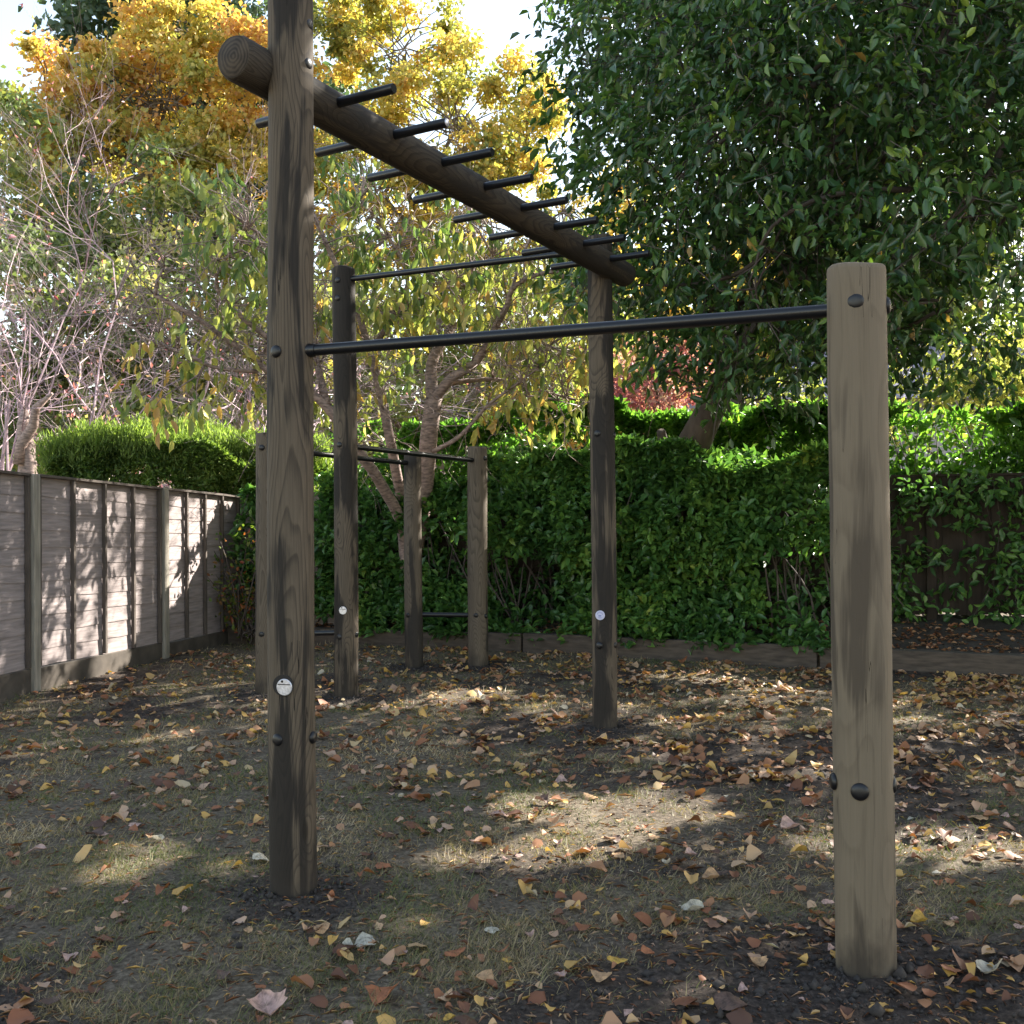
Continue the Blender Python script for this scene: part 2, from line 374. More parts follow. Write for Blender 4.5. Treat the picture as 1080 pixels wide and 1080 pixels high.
tip = P + D * L[:, None]; tip[:, 2] -= L * .25 * tilt / 2.2
V = np.stack([P - side * Wd[:, None], P + side * Wd[:, None], tip], 1).reshape(-1, 3)
r = np.clip(vnoise(gx, gy, 34, 2.2) * .6 + rng.random(n) * .5 - .02, 0, 1)
M_grass = leafmat('grass', [(0, (.050, .075, .018)), (.3, (.105, .130, .040)), (.5, (.20, .175, .085)), (.72, (.31, .235, .145)), (1, (.55, .44, .30))], .25, .6, 1.2)
o = fastmesh('grass', V, np.arange(3 * n).reshape(-1, 3), M_grass, attr={'rnd': np.repeat(r, 3)})
tag(o, 'short patchy grass of the worn lawn', 'grass', kind='stuff')

# soil crumbs ------------------------------------------------------------------
cx, cy = [], []
for k, p in foot.items():
    q = 900 if k == 'R' else 420
    rr = np.abs(rng.normal(0, .33 if k == 'R' else .2, q)) + .06; aa = rnd(0, 6.28, q)
    cx.append(p[0] + rr * np.cos(aa)); cy.append(p[1] + rr * np.sin(aa))
bx, by = grass_pts(9000, 2.6, 8, 1.6); kk = lawn_soil(bx, by) > .6; cx.append(bx[kk]); cy.append(by[kk])
cx = np.concatenate(cx); cy = np.concatenate(cy); n = len(cx)
ico = np.array([(0, 0, 1), (1, 0, .1), (0, 1, -.1), (-1, 0, .1), (0, -1, -.1), (0, 0, -1.)])
tri = np.array([(0, 1, 2), (0, 2, 3), (0, 3, 4), (0, 4, 1), (5, 2, 1), (5, 3, 2), (5, 4, 3), (5, 1, 4)])
sz = rng.gamma(1.6, .0026, n) + .0018
V = ico[None] * sz[:, None, None] * rnd(.6, 1.35, (n, 6, 1)) + np.stack([cx, cy, GZ(cx, cy) + sz * .3], 1)[:, None]
M_crumb = simplemat('crumbled_earth', (.040, .033, .029), .95, noise=.5, nscale=60)
o = fastmesh('soil_crumbs', V.reshape(-1, 3), (tri[None] + (np.arange(n) * 6)[:, None, None]).reshape(-1, 3), M_crumb)
tag(o, 'loose dark crumbs of dug earth around the post feet', 'soil', kind='stuff')

# ------------------------------------------------------------------ climbing frame
rig = empty('exercise_rig', (0, 5.5, G(0, 5.5)), 'pull-up and monkey bar rig of round timber posts joined by black steel bars', 'exercise rig')
PC = {}
def post(key, label=None):
    px, py, pt, w, mat = POSTS[key]; p = foot[key]; r = w / F * p[1] / 2
    top = at(px, pt, p[1] - (r if pt > 0 else 0))[2]
    z0 = p[2] - .25; base = np.array([p[0] * (1 + r * .9 / p[1]), p[1] + r * .9, p[2]])
    H = top - base[2]
    nseg = 40; nr = int(H / .05) + 6; vs = []; fs = []
    zs = list(np.linspace(-.2, H - .018, nr)) + [H - .006, H]
    s = abs(hash(key)) % 1 ; sd = {'T1': 1, 'R': 2, 'T2': 3, 'P3': 4, 'P4': 5, 'P5': 6, 'P6': 7}[key]
    ph = np.random.default_rng(sd).uniform(0, 6.28, 8)
    bx, by = ph[0], ph[1]
    for i, z in enumerate(zs):
        rr = r * (1.02 - .035 * z / max(H, .1)) * (1 if z < H - .01 else (.975 if z < H - .001 else .90))
        cxo = .006 * math.sin(z * 1.3 + bx); cyo = .005 * math.sin(z * 1.1 + by)
        for k in range(nseg):
            t = 2 * math.pi * k / nseg
            q = rr * (1 + .010 * math.sin(2 * t + ph[2] + z * .8) + .008 * math.sin(3 * t + ph[3] - z * 1.7) + .006 * math.sin(5 * t + ph[4] + z * 4.1) + .005 * math.sin(z * 9 + t * 2 + ph[5]))
            zz = z + (.004 * math.sin(t * 2 + ph[6]) if i >= len(zs) - 3 else 0)
            vs.append((cxo + q * math.cos(t), cyo + q * math.sin(t), zz))
    for i in range(len(zs) - 1):
        for k in range(nseg):
            a = i * nseg + k; b = i * nseg + (k + 1) % nseg; fs.append((a, b, b + nseg, a + nseg))
    fs.append(tuple((len(zs) - 1) * nseg + k for k in range(nseg)))
    mb = MB(); mb.add(vs, fs)
    o = mb.build('post', mat, rig, smooth=True)
    o.location = Vector(base) - rig.location
    if label: o['label'] = label
    PC[key] = (base, r, top, o)
    return o
post('T1', 'tall near post stained dark, carrying the monkey beam')
post('R', 'pale smooth near post, shoulder high bar bolted into it')
post('T2', 'tall far post under the end of the monkey beam')
post('P3', 'tall rear post holding the high bar')
post('P4', 'short rear post nearest the panel fence')
post('P5', 'short rear post in front of the cherry trunk')
post('P6', 'short rear post with the end of a dip bar')

def flipz(n):
    """rotation whose z axis is n"""
    return Vector(n).to_track_quat('Z', 'Y').to_matrix()
def lathe(mb, prof, n, c, nor):
    R = np.array(flipz(nor)); vs = []; fs = []
    for (r, z) in prof:
        for k in range(n):
            t = 2 * math.pi * k / n; vs.append(np.asarray(c) + R @ np.array([r * math.cos(t), r * math.sin(t), z]))
    for i in range(len(prof) - 1):
        for k in range(n):
            a = i * n + k; b = i * n + (k + 1) % n; fs.append((a, b, b + n, a + n))
    fs.append(tuple((len(prof) - 1) * n + k for k in range(n)))
    mb.add(vs, fs)
def on_post(key, px, py, sink=0.0):
    base, r, top, o = PC[key]
    c = base[:2]; d = c / np.linalg.norm(c); sd = np.array([d[1], -d[0]])
    z = at(px, py, base[1] - r)[2]
    cx = proj(np.array([base[0], base[1], z]))[0]
    s = np.clip((px - cx) / F * base[1] / r, -1.02, 1.02); s = max(-1, min(1, s))
    n = -d * math.sqrt(1 - s * s) + sd * s
    n3 = np.array([n[0], n[1], 0]); rr = r * (1.02 - .035 * (z - base[2]) / (top - base[2]))
    return np.array([base[0], base[1], z]) + n3 * (rr - sink), n3, o
BR = .0215
def bolt(key, px, py, r=BR):
    c, n, o = on_post(key, px, py, .006)
    mb = MB(); lathe(mb, [(r * 1.02, 0), (r * 1.04, .004), (r * .97, .008), (r * .8, .012), (r * .45, .0145), (r * .12, .015)], 20, c, n)
    b = mb.build('bolt_cap', M_cap, None, smooth=True); b.parent = o; b.location = -Vector(PC[key][0])
for k, pts in {'T1': [(326, 18), (325, 61), (291, 370), (293, 781), (330, 781)], 'R': [(902, 317), (938, 318), (907, 836), (943, 833), (880, 832)],
               'T2': [(630, 457), (648, 458), (632, 681), (649, 681)], 'P3': [(356, 295), (356, 314), (358, 469), (358, 672), (376, 670)],
               'P4': [(276, 472), (276, 669)], 'P5': [(430, 649)], 'P6': [(502, 649), (513, 650), (512, 483)]}.items():
    for q in pts: bolt(k, *q, r=BR * (1.22 if k == 'R' else 1.05))
def disc(key, px, py, r, mat, hole=False, marks=True):
    c, n, o = on_post(key, px, py, .004)
    if hole:
        mb = MB(); lathe(mb, [(r * 1.28, 0.0), (r * 1.28, .0075)], 28, c - n * .002, n)
        h = mb.build('disc_recess', M_hole, None); h.parent = o; h.location = -Vector(PC[key][0])
        c = c + np.array([.006, 0, -.006])
    mb = MB(); lathe(mb, [(r, 0), (r, .007), (r * .93, .009)], 28, c, n)
    b = mb.build('name_disc', mat, None); b.parent = o; b.location = -Vector(PC[key][0])
    # printed ring of small marks
    mb = MB(); R = np.array(flipz(n))
    zr = R[:, 2]; ux = np.cross([0, 0, 1], zr); ux /= np.linalg.norm(ux); uz = np.array([0, 0, 1.0])
    if marks:
        for i in range(9):
            t = math.pi * (.12 + .76 * i / 8); q = c + n * .0095 + (ux * math.cos(t) + uz * math.sin(t)) * r * .62
            mb.box(q, ux * r * .045, uz * r * .10, n * .0008)
        mb.box(c + n * .0095 - uz * r * .1, ux * r * .3, uz * r * .16, n * .0008)
        mb.box(c + n * .0095 - uz * r * .5, ux * r * .38, uz * r * .07, n * .0008)
    else:
        mb.box(c + n * .0095 + uz * r * .32, ux * r * .8, uz * r * .05, n * .0008)
        lathe(mb, [(r * .16, 0), (r * .15, .0012)], 12, c + n * .0088 + uz * r * .68 - ux * r * .25, n)
    b2 = mb.build('disc_print', M_tagmark if marks else M_hole, None); b2.parent = o; b2.location = -Vector(PC[key][0])
disc('T1', 299, 723, .031, M_tagmetal, True, False)
disc('P3', 361, 643, .030, M_tagmetal, True, False)
disc('T2', 633, 649, .031, M_tag)

def bar(pa, pb, r, name='steel_bar', label=None, parent=None, flange=None, n=20):
    mb = MB(); mb.tube([pa, pb], r, n)
    if flange:
        d = unit(np.asarray(pb) - np.asarray(pa))
        for q, s in flange: mb.tube([np.asarray(pa) + d * q, np.asarray(pa) + d * (q + s)], [r * 1.28, r * 1.12], n)
    o = mb.build(name, M_bar, parent or rig, smooth=True, bevel=0)
    o.modifiers.new('es', 'EDGE_SPLIT').split_angle = math.radians(40)
    if label: o['label'] = label
    return o
def pz(key, px, py):
    b = PC[key][0]; return np.array([b[0], b[1], at(px, py, b[1])[2]])
RB = .0215
a_, b_ = pz('T1', 326, 371), pz('R', 874, 325.5)
Rr = PC['T1'][1]
bar(a_, b_, RB, 'pull_up_bar', 'long pull-up bar between the two nearest posts', flange=[(Rr - .01, .035)])
bar(pz('P3', 375, 295), pz('T2', 636, 263), RB, 'pull_up_bar', 'high far bar running under the monkey beam')
bar(pz('P3', 375, 470), pz('P6', 497, 486), RB, 'dip_bar', 'right-hand parallel bar')
bar(pz('P4', 282, 473), pz('P5', 432, 489), RB, 'dip_bar', 'left-hand parallel bar')
bar(pz('P5', 447, 648), pz('P6', 495, 649), RB, 'low_bar', 'low push-up bar between the two rearmost posts')
bar(pz('P4', 282, 669), pz('P3', 356, 667), RB, 'low_bar', 'low push-up bar near the panel fence')

# monkey beam: behind the near post, in front of the far one
t1, r1 = PC['T1'][0], PC['T1'][1]; t2, r2 = PC['T2'][0], PC['T2'][1]; rb = .083
bd = np.array([1.43, 2.69, 0]); bd /= np.linalg.norm(bd)
nb = np.array([-bd[1], bd[0], 0])
B1 = at(313, 97, t1[1] + r1 + .10); B2 = at(636, 277, t2[1] - r2 - .075)
bdir = unit(B2 - B1); hb = np.array([bdir[1], -bdir[0], 0]); hb /= np.linalg.norm(hb)
def beam_at_px(px):
    lo, hi = -2.0, 6.0
    for _ in range(60):
        md = (lo + hi) / 2
        if proj(B1 + bdir * md)[0] < px: lo = md
        else: hi = md
    return lo
s0, s1 = beam_at_px(246), beam_at_px(660)
nseg = 40; vs = []; fs = []; L = s1 - s0
ss = [0, .004, .02] + list(np.linspace(.06, L - .04, 60)) + [L - .012, L - .003, L]
for i, s in enumerate(ss):
    e = min(s, L - s); q0 = rb * (1 - .10 * max(0, (1 - e / .022)) ** 1.5)
    for k in range(nseg):
        t = 2 * math.pi * k / nseg
        q = q0 * (1 + .012 * math.sin(2 * t + s) + .01 * math.sin(3 * t - s * 2.1) + .006 * math.sin(s * 7 + t)) * (1.03 - .06 * s / L)
        vs.append((q * math.cos(t), q * math.sin(t), s))
for i in range(len(ss) - 1):
    for k in range(nseg):
        a = i * nseg + k; b = i * nseg + (k + 1) % nseg; fs.append((a, b, b + nseg, a + nseg))
fs.append(tuple(range(nseg))[::-1]); fs.append(tuple((len(ss) - 1) * nseg + k for k in range(nseg)))
mb = MB(); mb.add(vs, fs); beam = mb.build('overhead_beam', M_beam, rig, smooth=True)
beam.data.materials.append(M_endgrain)
beam.data.polygons[len(fs) - 2].material_index = 1; beam.data.polygons[len(fs) - 1].material_index = 1
beam['label'] = 'dark round overhead beam with monkey bar rungs'
bst = B1 + bdir * s0
beam.rotation_euler = Vector(bdir).to_track_quat('Z', 'Y').to_euler()
beam.location = Vector(bst) - rig.location
bpy.context.view_layer.update()
binv = (rig.matrix_basis @ beam.matrix_basis).inverted()
def beam_child(mb, name, mat, smooth=True):
    o = mb.build(name, mat, None, smooth=smooth); o.parent = beam
    o.data.transform(binv); return o
rung_mid = [(341, 106), (400, 140), (453, 170.5), (499, 197.5), (538.5, 219.5), (574, 241), (605, 258.5), (632, 274)]
R1s, R8s = beam_at_px(341), beam_at_px(632)
for i in range(8):
    s = R1s + (R8s - R1s) * i / 7
    c = B1 + bdir * s
    rd = unit(hb + np.array([0, -.06, 0]))
    hl = .362 - .018 * i / 7
    mb = MB(); mb.tube([c - rd * hl, c - rd * (hl - .004), c + rd * (hl - .004), c + rd * hl], [.0185, .0205, .0205, .0185], 20)
    o = beam_child(mb, 'rung', M_bar); o.modifiers.new('es', 'EDGE_SPLIT').split_angle = math.radians(30)
    if i == 1:
        mb = MB(); mb.tube([c + rd * (hl + .0002), c + rd * (hl + .0008)], .0165, 20); beam_child(mb, 'rung_end_plug', M_tagmetal)
# through bolts that tie the beam to the posts
for (pp, q) in ((t1, (289, 58)), (t2, (652, 292))):
    if pp is t1:
        c = B1 + bdir * (beam_at_px(283)) + np.array([.03, -.07, .01])
        mb = MB(); mb.tube([c + np.array([-.015, 0, .0]), c + np.array([.045, .01, 0])], .021, 16); beam_child(mb, 'bolt', M_cap)

# ------------------------------------------------------------------ left fence
M_lap = simplemat('lap_board_wood', (.29, .245, .24), .85, noise=.3, nscale=3.5, bump=.003, stretch=(1.2, 1.2, 14))
M_lap2 = simplemat('fence_post_wood', (.26, .235, .195), .85, noise=.4, nscale=4, bump=.002, stretch=(9, 9, 1))
M_batten = simplemat('batten_wood', (.09, .072, .06), .85, noise=.3, nscale=5)
M_gravel = simplemat('gravel_board', (.075, .062, .05), .9, noise=.45, nscale=6, bump=.003)
# (px, top, panel bottom, board bottom, depth)
FP = [(-150, 481, 742, 770, 7.25), (32, 500.5, 703, 722, 9.05), (170, 515, 676.5, 690, 11.0), (252, 523.5, 661.5, 674, 12.75)]
fence = empty('panel_fence', at(FP[1][0], FP[1][3], FP[1][4]), 'grey larch-lap panel fence with sun flecks running to the yard corner', 'fence')
def fpt(q): 
    px, tp, pb, bb, d = q
    b = at(px, bb, d); x, y = b[0], b[1]
    return np.array([x, y]), at(px, tp, d)[2], at(px, pb, d)[2], min(b[2], G(x, y)) - .03
def lap_panel(parent, A, B, ztA, ztB, zbA, zbB, zgA, zgB, mat, face, nb=4, wav=5):
    """overlapping horizontal boards between A and B, battens on the face side"""
    d = (B - A); Ln = np.linalg.norm(d); d = d / Ln
    A = A + d * .05; B = B - d * .05; n2 = np.array([face[0], face[1], 0.]); d3 = np.array([d[0], d[1], 0])
    rr = np.random.default_rng(wav)
    nbd = 11; mb = MB(); m = 26
    for j in range(nbd):
        ph = rr.uniform(0, 6.28, 3); amp = rr.uniform(.001, .005)
        vs = []; fs = []
        for i in range(m + 1):
            t = i / m; x, y = A + (B - A) * t
            zt = ztA + (ztB - ztA) * t - .02; zb = zbA + (zbB - zbA) * t; hh = (zt - zb) / nbd
            z0 = zb + hh * j - .012 + amp * (math.sin(t * 9 + ph[0]) + .6 * math.sin(t * 23 + ph[1])); z1 = zb + hh * (j + 1) + .012
            b = np.array([x, y, 0])
            vs += [b + n2 * .007 + (0, 0, z0), b + n2 * -.001 + (0, 0, z1), b - n2 * .008 + (0, 0, z1), b + n2 * .002 + (0, 0, z0)]
        for i in range(m):
            a = i * 4
            for k in range(4): fs.append((a + k, a + (k + 1) % 4, a + 4 + (k + 1) % 4, a + 4 + k))
        mb.add(vs, fs)
    pn = mb.build('panel', mat, parent)
    for k in range(nb + 1):
        t = k / nb; t = .012 + .976 * t; c = A + (B - A) * t; zt = ztA + (ztB - ztA) * t; zb = zbA + (zbB - zbA) * t
        mb = MB(); mb.box(np.array([c[0], c[1], (zt + zb) / 2 - .012]) + n2 * .0305, d3 * .015, n2 * .017, (0, 0, (zt - zb) / 2 - .008))
        b = mb.build('batten', M_batten, None, bevel=.002); b.parent = pn
    mb = MB(); ca = np.array([A[0], A[1], ztA - .004]); cb = np.array([B[0], B[1], ztB - .004]); mid = (ca + cb) / 2
    mb.box(mid + n2 * .012, (cb - ca) / 2, n2 * .042, (0, 0, .011)); b = mb.build('cap_rail', M_batten, None, bevel=.002); b.parent = pn
    mb = MB(); ga = np.array([A[0], A[1], (zgA + zbA) / 2 - .008]); gb = np.array([B[0], B[1], (zgB + zbB) / 2 - .008])
    mb.box((ga + gb) / 2 + n2 * .012, (gb - ga) / 2, n2 * .03, (0, 0, abs(zbA - zgA + zbB - zgB) / 4 - .006)); mb.build('gravel_board', M_gravel, parent, bevel=.004)
    return pn
fdir = unit(fpt(FP[3])[0] - fpt(FP[1])[0]); fn = np.array([fdir[1], -fdir[0]])
for i in range(3):
    a, b = fpt(FP[i]), fpt(FP[i + 1])
    lap_panel(fence, a[0], b[0], a[1], b[1], a[2], b[2], a[3], b[3], M_lap, fn, wav=i + 40)
for q in FP[1:]:
    c, zt, zb, zg = fpt(q)
    mb = MB(); c3 = np.array([c[0], c[1], 0]) + np.array([fn[0], fn[1], 0]) * .02
    mb.box(c3 + (0, 0, (zt + .002 + zg - .1) / 2), np.array([fdir[0], fdir[1], 0]) * .043, np.array([fn[0], fn[1], 0]) * .05, (0, 0, (zt + .002 - zg + .1) / 2))
    mb.build('fence_post', M_lap2, fence, bevel=.004)

# ------------------------------------------------------------------ back fence
C0 = fpt(FP[3])[0]; C1 = np.array([4.25, 10.75]); bdv = unit(C1 - C0); bn = np.array([bdv[1], -bdv[0]]) * 1.0
if bn[1] > 0: bn = -bn
M_dark = simplemat('dark_fence_boards', (.032, .022, .016), .9, noise=.4, nscale=4, bump=.003, stretch=(10, 10, 1))
bfence = empty('board_fence', (C0[0], C0[1], G(*C0)), 'dark brown close-board fence behind the shrubs', 'fence')
def bed_z(x, y):
    """planting bed filled up behind the sleepers"""
    fy = C0[1] + (x - C0[0]) * bdv[1] / bdv[0]
    sy = sleeper_y(x); t = np.clip((y - sy) / np.maximum(fy - sy, .1), 0, 1.5)
    return G(x, y) + .15 + .16 * sstep(0, 1, t) * sstep(-2, 2, x) + (vnoise(x, y, 41, 5) - .5) * .06 + (vnoise(x, y, 42, 22) - .5) * .025
zc_t, zc_b = fpt(FP[3])[1], fpt(FP[3])[2]
step = 1.88; nP = 7
for i in range(nP):
    A = C0 + bdv * step * i; B = C0 + bdv * step * (i + 1)
    za = float(bed_z(*A)); zb_ = float(bed_z(*B))
    H = 1.5
    if i == 0:
        p0 = lap_panel(bfence, A, B, zc_t, zc_t + .05, zc_b, zc_b, zc_b - .2, zc_b - .2, M_lap, bn, wav=77)
        p0['label'] = 'grey lap panel in the corner'
    else:
        top = 1.86; mb = MB(); nn = 17; rr = np.random.default_rng(100 + i)
        for k in range(nn):
            t = (k + .5) / nn; c = A + (B - A) * t; w = step / nn * .53
            off = bn * (.008 if k % 2 else -.008); zb2 = za + .03 + rr.uniform(0, .05)
            mb.box((c[0] + off[0], c[1] + off[1], (top + zb2) / 2), np.array([bdv[0], bdv[1], 0]) * w, np.array([bn[0], bn[1], 0]) * .007, (0, 0, (top - zb2) / 2))
        mb.build('fence_panel', M_dark, bfence)
        mb = MB(); c = (A + B) / 2
        mb.box((c[0], c[1], top + .012), np.array([bdv[0], bdv[1], 0]) * (step / 2 - .05), np.array([bn[0], bn[1], 0]) * .03, (0, 0, .011)); mb.build('cap_rail', M_dark, bfence)
    mb = MB(); tz = 1.9 if i else zc_t + .01
    mb.box((B[0], B[1], (tz + za - .2) / 2), np.array([bdv[0], bdv[1], 0]) * .045, np.array([bn[0], bn[1], 0]) * .05, (0, 0, (tz - za + .2) / 2)); mb.build('fence_post', M_dark if i else M_lap2, bfence, bevel=.004)

# ------------------------------------------------------------------ sleepers and bed
M_sleeper = simplemat('sleeper_wood', (.07, .054, .042), .9, noise=.5, nscale=5, bump=.004, stretch=(1.5, 1.5, 8))
slabels = ['dark timber sleeper edging the bed from the fence corner to the first joint', 'dark timber sleeper edging the bed behind the tall far post',
           'dark timber sleeper edging the bed just past the pale post', 'dark timber sleeper edging the bare bed beyond the right frame edge']
for i in range(3):
    A, B = SL[i], SL[i + 1]; d = unit(B - A); nn = np.array([-d[1], d[0], 0])
    A = A + d * .012; B = B - d * .012
    mb = MB(); h = .105
    L = np.linalg.norm(B - A); m = 14; vs = []; fs = []; rr = np.random.default_rng(i + 3)
    for j in range(m + 1):
        c = A + (B - A) * j / m; w = rr.normal(0, .0035, 4)
        vs += [c + (0, 0, -.06), c + nn * .13 + (0, 0, -.06), c + nn * (.13 + w[0]) + (0, 0, .185 + w[1]), c + nn * w[2] + (0, 0, .185 + w[3])]
    for j in range(m):
        a = j * 4
        for k in range(4): fs.append((a + k, a + 4 + k, a + 4 + (k + 1) % 4, a + (k + 1) % 4))
    fs += [(0, 1, 2, 3), (m * 4 + 3, m * 4 + 2, m * 4 + 1, m * 4)]
    mb.add(vs, fs)
    o = mb.build('timber_sleeper', M_sleeper, None, bevel=.008, origin=tuple(A))
    tag(o, slabels[i], 'sleeper', 'timber sleepers edging the planting bed')
xs = np.arange(C0[0] - .1, 8.5, .06); ts = np.linspace(0, 1, 24)
X = np.repeat(xs[:, None], len(ts), 1); sy = sleeper_y(xs)[:, None] + .12; fy = (C0[1] + (xs - C0[0]) * bdv[1] / bdv[0])[:, None] + .5
Y = sy + (fy - sy) * ts[None]; Z = bed_z(X, Y)
I = np.arange(X.size).reshape(X.shape); q = np.stack([I[:-1, :-1], I[1:, :-1], I[1:, 1:], I[:-1, 1:]], -1).reshape(-1, 4)
M_bed = simplemat('bed_soil', (.045, .034, .027), .95, noise=.55, nscale=40, bump=.01)
tag(fastmesh('planting_bed', np.stack([X, Y, Z], -1).reshape(-1, 3), q, M_bed, smooth=True), kind='structure')

# ------------------------------------------------------------------ sun patches wanted in the yard, with foliage cut away along their sun rays
PATCH = []
for (px, py, rx, ry) in [(580, 853, 62, 12), (705, 846, 58, 11), (610, 893, 75, 10), (150, 905, 44, 17), (1010, 893, 85, 16), (660, 870, 50, 8), (560, 905, 40, 6), (760, 712, 90, 4), (640, 868, 40, 7),
                         (400, 694, 170, 3.2), (480, 905, 28, 5), (250, 915, 22, 5), (870, 890, 30, 6), (215, 686, 22, 4), (960, 760, 25, 3)]:
    c = ground(px, py); ax = (ground(px + rx, py) - c)[0]; ay = abs((ground(px, py - ry) - c)[1]); PATCH.append((c[0], c[1], ax, ay))
FPATCH = []
for (px, py, r) in [(182, 545, .16), (180, 590, .18), (182, 630, .17), (205, 560, .20), (203, 610, .22), (205, 640, .16), (226, 545, .24), (224, 590, .22), (238, 620, .14), (160, 600, .05), (60, 650, .06), (265, 560, .2), (240, 565, .15), (150, 560, .04), (268, 600, .15)]:
    t = np.interp(px, [32, 170, 252], [9.05, 11.0, 12.75]); FPATCH.append((at(px, py, t), r))
for hx_ in np.arange(-1.6, 6.5, .45):  # openings cut so the sun reaches the hedge top
    FPATCH.append((np.array([hx_, 13.3 - (hx_ + 2.2) * .26, 2.62]), .5))
for hx_ in (-.5, .3, 1.1, 1.9):
    FPATCH.append((np.array([hx_, 11.0 - hx_ * .3, 1.8]), .14))
def in_gap(P, soft=.12):  # true where foliage is left out to let sun through to a patch
    P = np.asarray(P); g = np.zeros(len(P), bool)
    t = (P[:, 2] - G(P[:, 0], P[:, 1])) / S[2]; Q = P - S * t[:, None]
    for (cx, cy, ax, ay) in PATCH:
        g |= ((Q[:, 0] - cx) / (ax + .07)) ** 2 + ((Q[:, 1] - cy) / (ay + .14)) ** 2 < rnd(.8, 1.2, len(P))
    for (c, r) in FPATCH:
        d = P - c; al = d @ S; d = d - al[:, None] * S; g |= (al > .75) & (np.linalg.norm(d, axis=1) < (r * .9 + .03) * rnd(.7, 1.15, len(P)))
    return g

# ------------------------------------------------------------------ foliage machinery
AVOID = False
def sphere_dirs(n):
    v = rng.normal(size=(n, 3)); return unit(v)
def blob_points(blobs, n, shell=.0):
    """points in a union of ellipsoids (cx,cy,cz,rx,ry,rz), more towards the outside"""
    vol = np.array([b[3] * b[4] * b[5] for b in blobs]); k = rng.choice(len(blobs), n, p=vol / vol.sum())
    B = np.array(blobs)[k]; d = sphere_dirs(n); r = rng.random(n) ** (1 / 3); r = shell + (1 - shell) * r
    return B[:, :3] + d * r[:, None] * B[:, 3:6], d, k
def sprays(centers, k, length, spread, droop, rise=0, out=None):
    """leafy twigs: for each centre a twig with k leaves; returns leaf P, D and twig segments"""
    n = len(centers); d = sphere_dirs(n)
    if out is not None: d = unit(d * .8 + out * .8)
    d[:, 2] = d[:, 2] * .6 - droop + rise; d = unit(d)
    L = rnd(.6, 1.3, n) * length
    t = np.tile(np.linspace(.15, 1, k), (n, 1)) + rnd(-.06, .06, (n, k))
    P = centers[:, None] + d[:, None] * (t * L[:, None])[..., None] + rng.normal(0, spread, (n, k, 3))
    ld = unit(d[:, None] * .7 + rng.normal(0, .75, (n, k, 3)) + np.array([0, 0, -droop * .8 + rise]))
    return P.reshape(-1, 3), ld.reshape(-1, 3), centers, centers + d * L[:, None], np.repeat(np.arange(n), k)
def twigs_mesh(mb, A, B, r=.004, n=3):
    g_ = ~(in_gap(A) | in_gap(B)); A, B = A[g_], B[g_]
    for a, b in zip(A, B):
        m = (a + b) / 2 + rng.normal(0, .02, 3) * np.linalg.norm(b - a)
        mb.tube([a, m, b], [r, r * .7, r * .35], n, cap=False)
def wobble(a, b, k, amp, sag=0):
    a, b = np.asarray(a, float), np.asarray(b, float); pts = []
    L = np.linalg.norm(b - a); o1 = rng.normal(0, amp * L, 3); o2 = rng.normal(0, amp * L * .5, 3)
    for i in range(k + 1):
        t = i / k; pts.append(a + (b - a) * t + o1 * math.sin(math.pi * t) + o2 * math.sin(2 * math.pi * t) + np.array([0, 0, sag * L * math.sin(math.pi * t)]))
    return pts
def limb(mb, a, b, r0, r1, k=6, amp=.06, n=7, sag=0):
    pts = wobble(a, b, k, amp, sag)
    if AVOID:
        for _ in range(14):
            q = np.array(pts); q = np.concatenate([q, (q[1:] + q[:-1]) / 2])
            if not in_gap(q).any(): break
            pts = wobble(a, b, k, amp * 1.25, sag)
        else: return pts
    mb.tube(pts, list(np.linspace(r0, r1, k + 1)), n); return pts

M_bark_dark = simplemat('dark_bark', (.075, .055, .045), .9, noise=.45, nscale=14, bump=.012, stretch=(1, 1, .35))
M_bark_cherry = simplemat('cherry_bark', (.27, .195, .17), .7, noise=.75, nscale=16, bump=.004, stretch=(1, 1, 3))
M_bark_grey = simplemat('grey_bark', (.16, .13, .10), .9, noise=.4, nscale=9, bump=.008, stretch=(1, 1, .4))
M_twig = simplemat('pale_pink_twigs', (.36, .26, .29), .75, noise=.3, nscale=4)
M_twig_dark = simplemat('dark_twigs', (.075, .058, .05), .85, noise=.3, nscale=9)

# ------------------------------------------------------------------ evergreen tree (overhanging)
ev_stops = [(0, (.020, .050, .020)), (.4, (.036, .088, .028)), (.72, (.085, .17, .040)), (.96, (.26, .36, .06)), (1, (.30, .19, .05))]
M_ever = leafmat('evergreen_leaf', ev_stops, .26, .30, 1.7, .6)
tb = ground(705, 672); tb = np.array([at(706, 600, 11.0)[0], 11.0, G(0, 11.0)])
ev = empty('evergreen_tree', tuple(tb), 'big dark evergreen tree leaning over the yard with drooping glossy leaves', 'tree')
mb = MB()
p1 = at(712, 500, 10.9); p2 = at(742, 447, 10.7); p3 = at(775, 380, 10.3); hub = at(860, 250, 9.3)
mb.tube([tb - (0, 0, .3), tb + (0, 0, .5), p1, (p1 + p2) / 2 + (.02, 0, 0), p2, p3, hub], [.24, .2, .18, .17, .15, .12, .10], 14)
mb.tube([p1 + (-.02, -.1, -.05), at(700, 468, 10.8), at(697, 455, 10.7)], [.07, .05, .045], 10)
mb.build('trunk', M_bark_dark, ev, smooth=True)
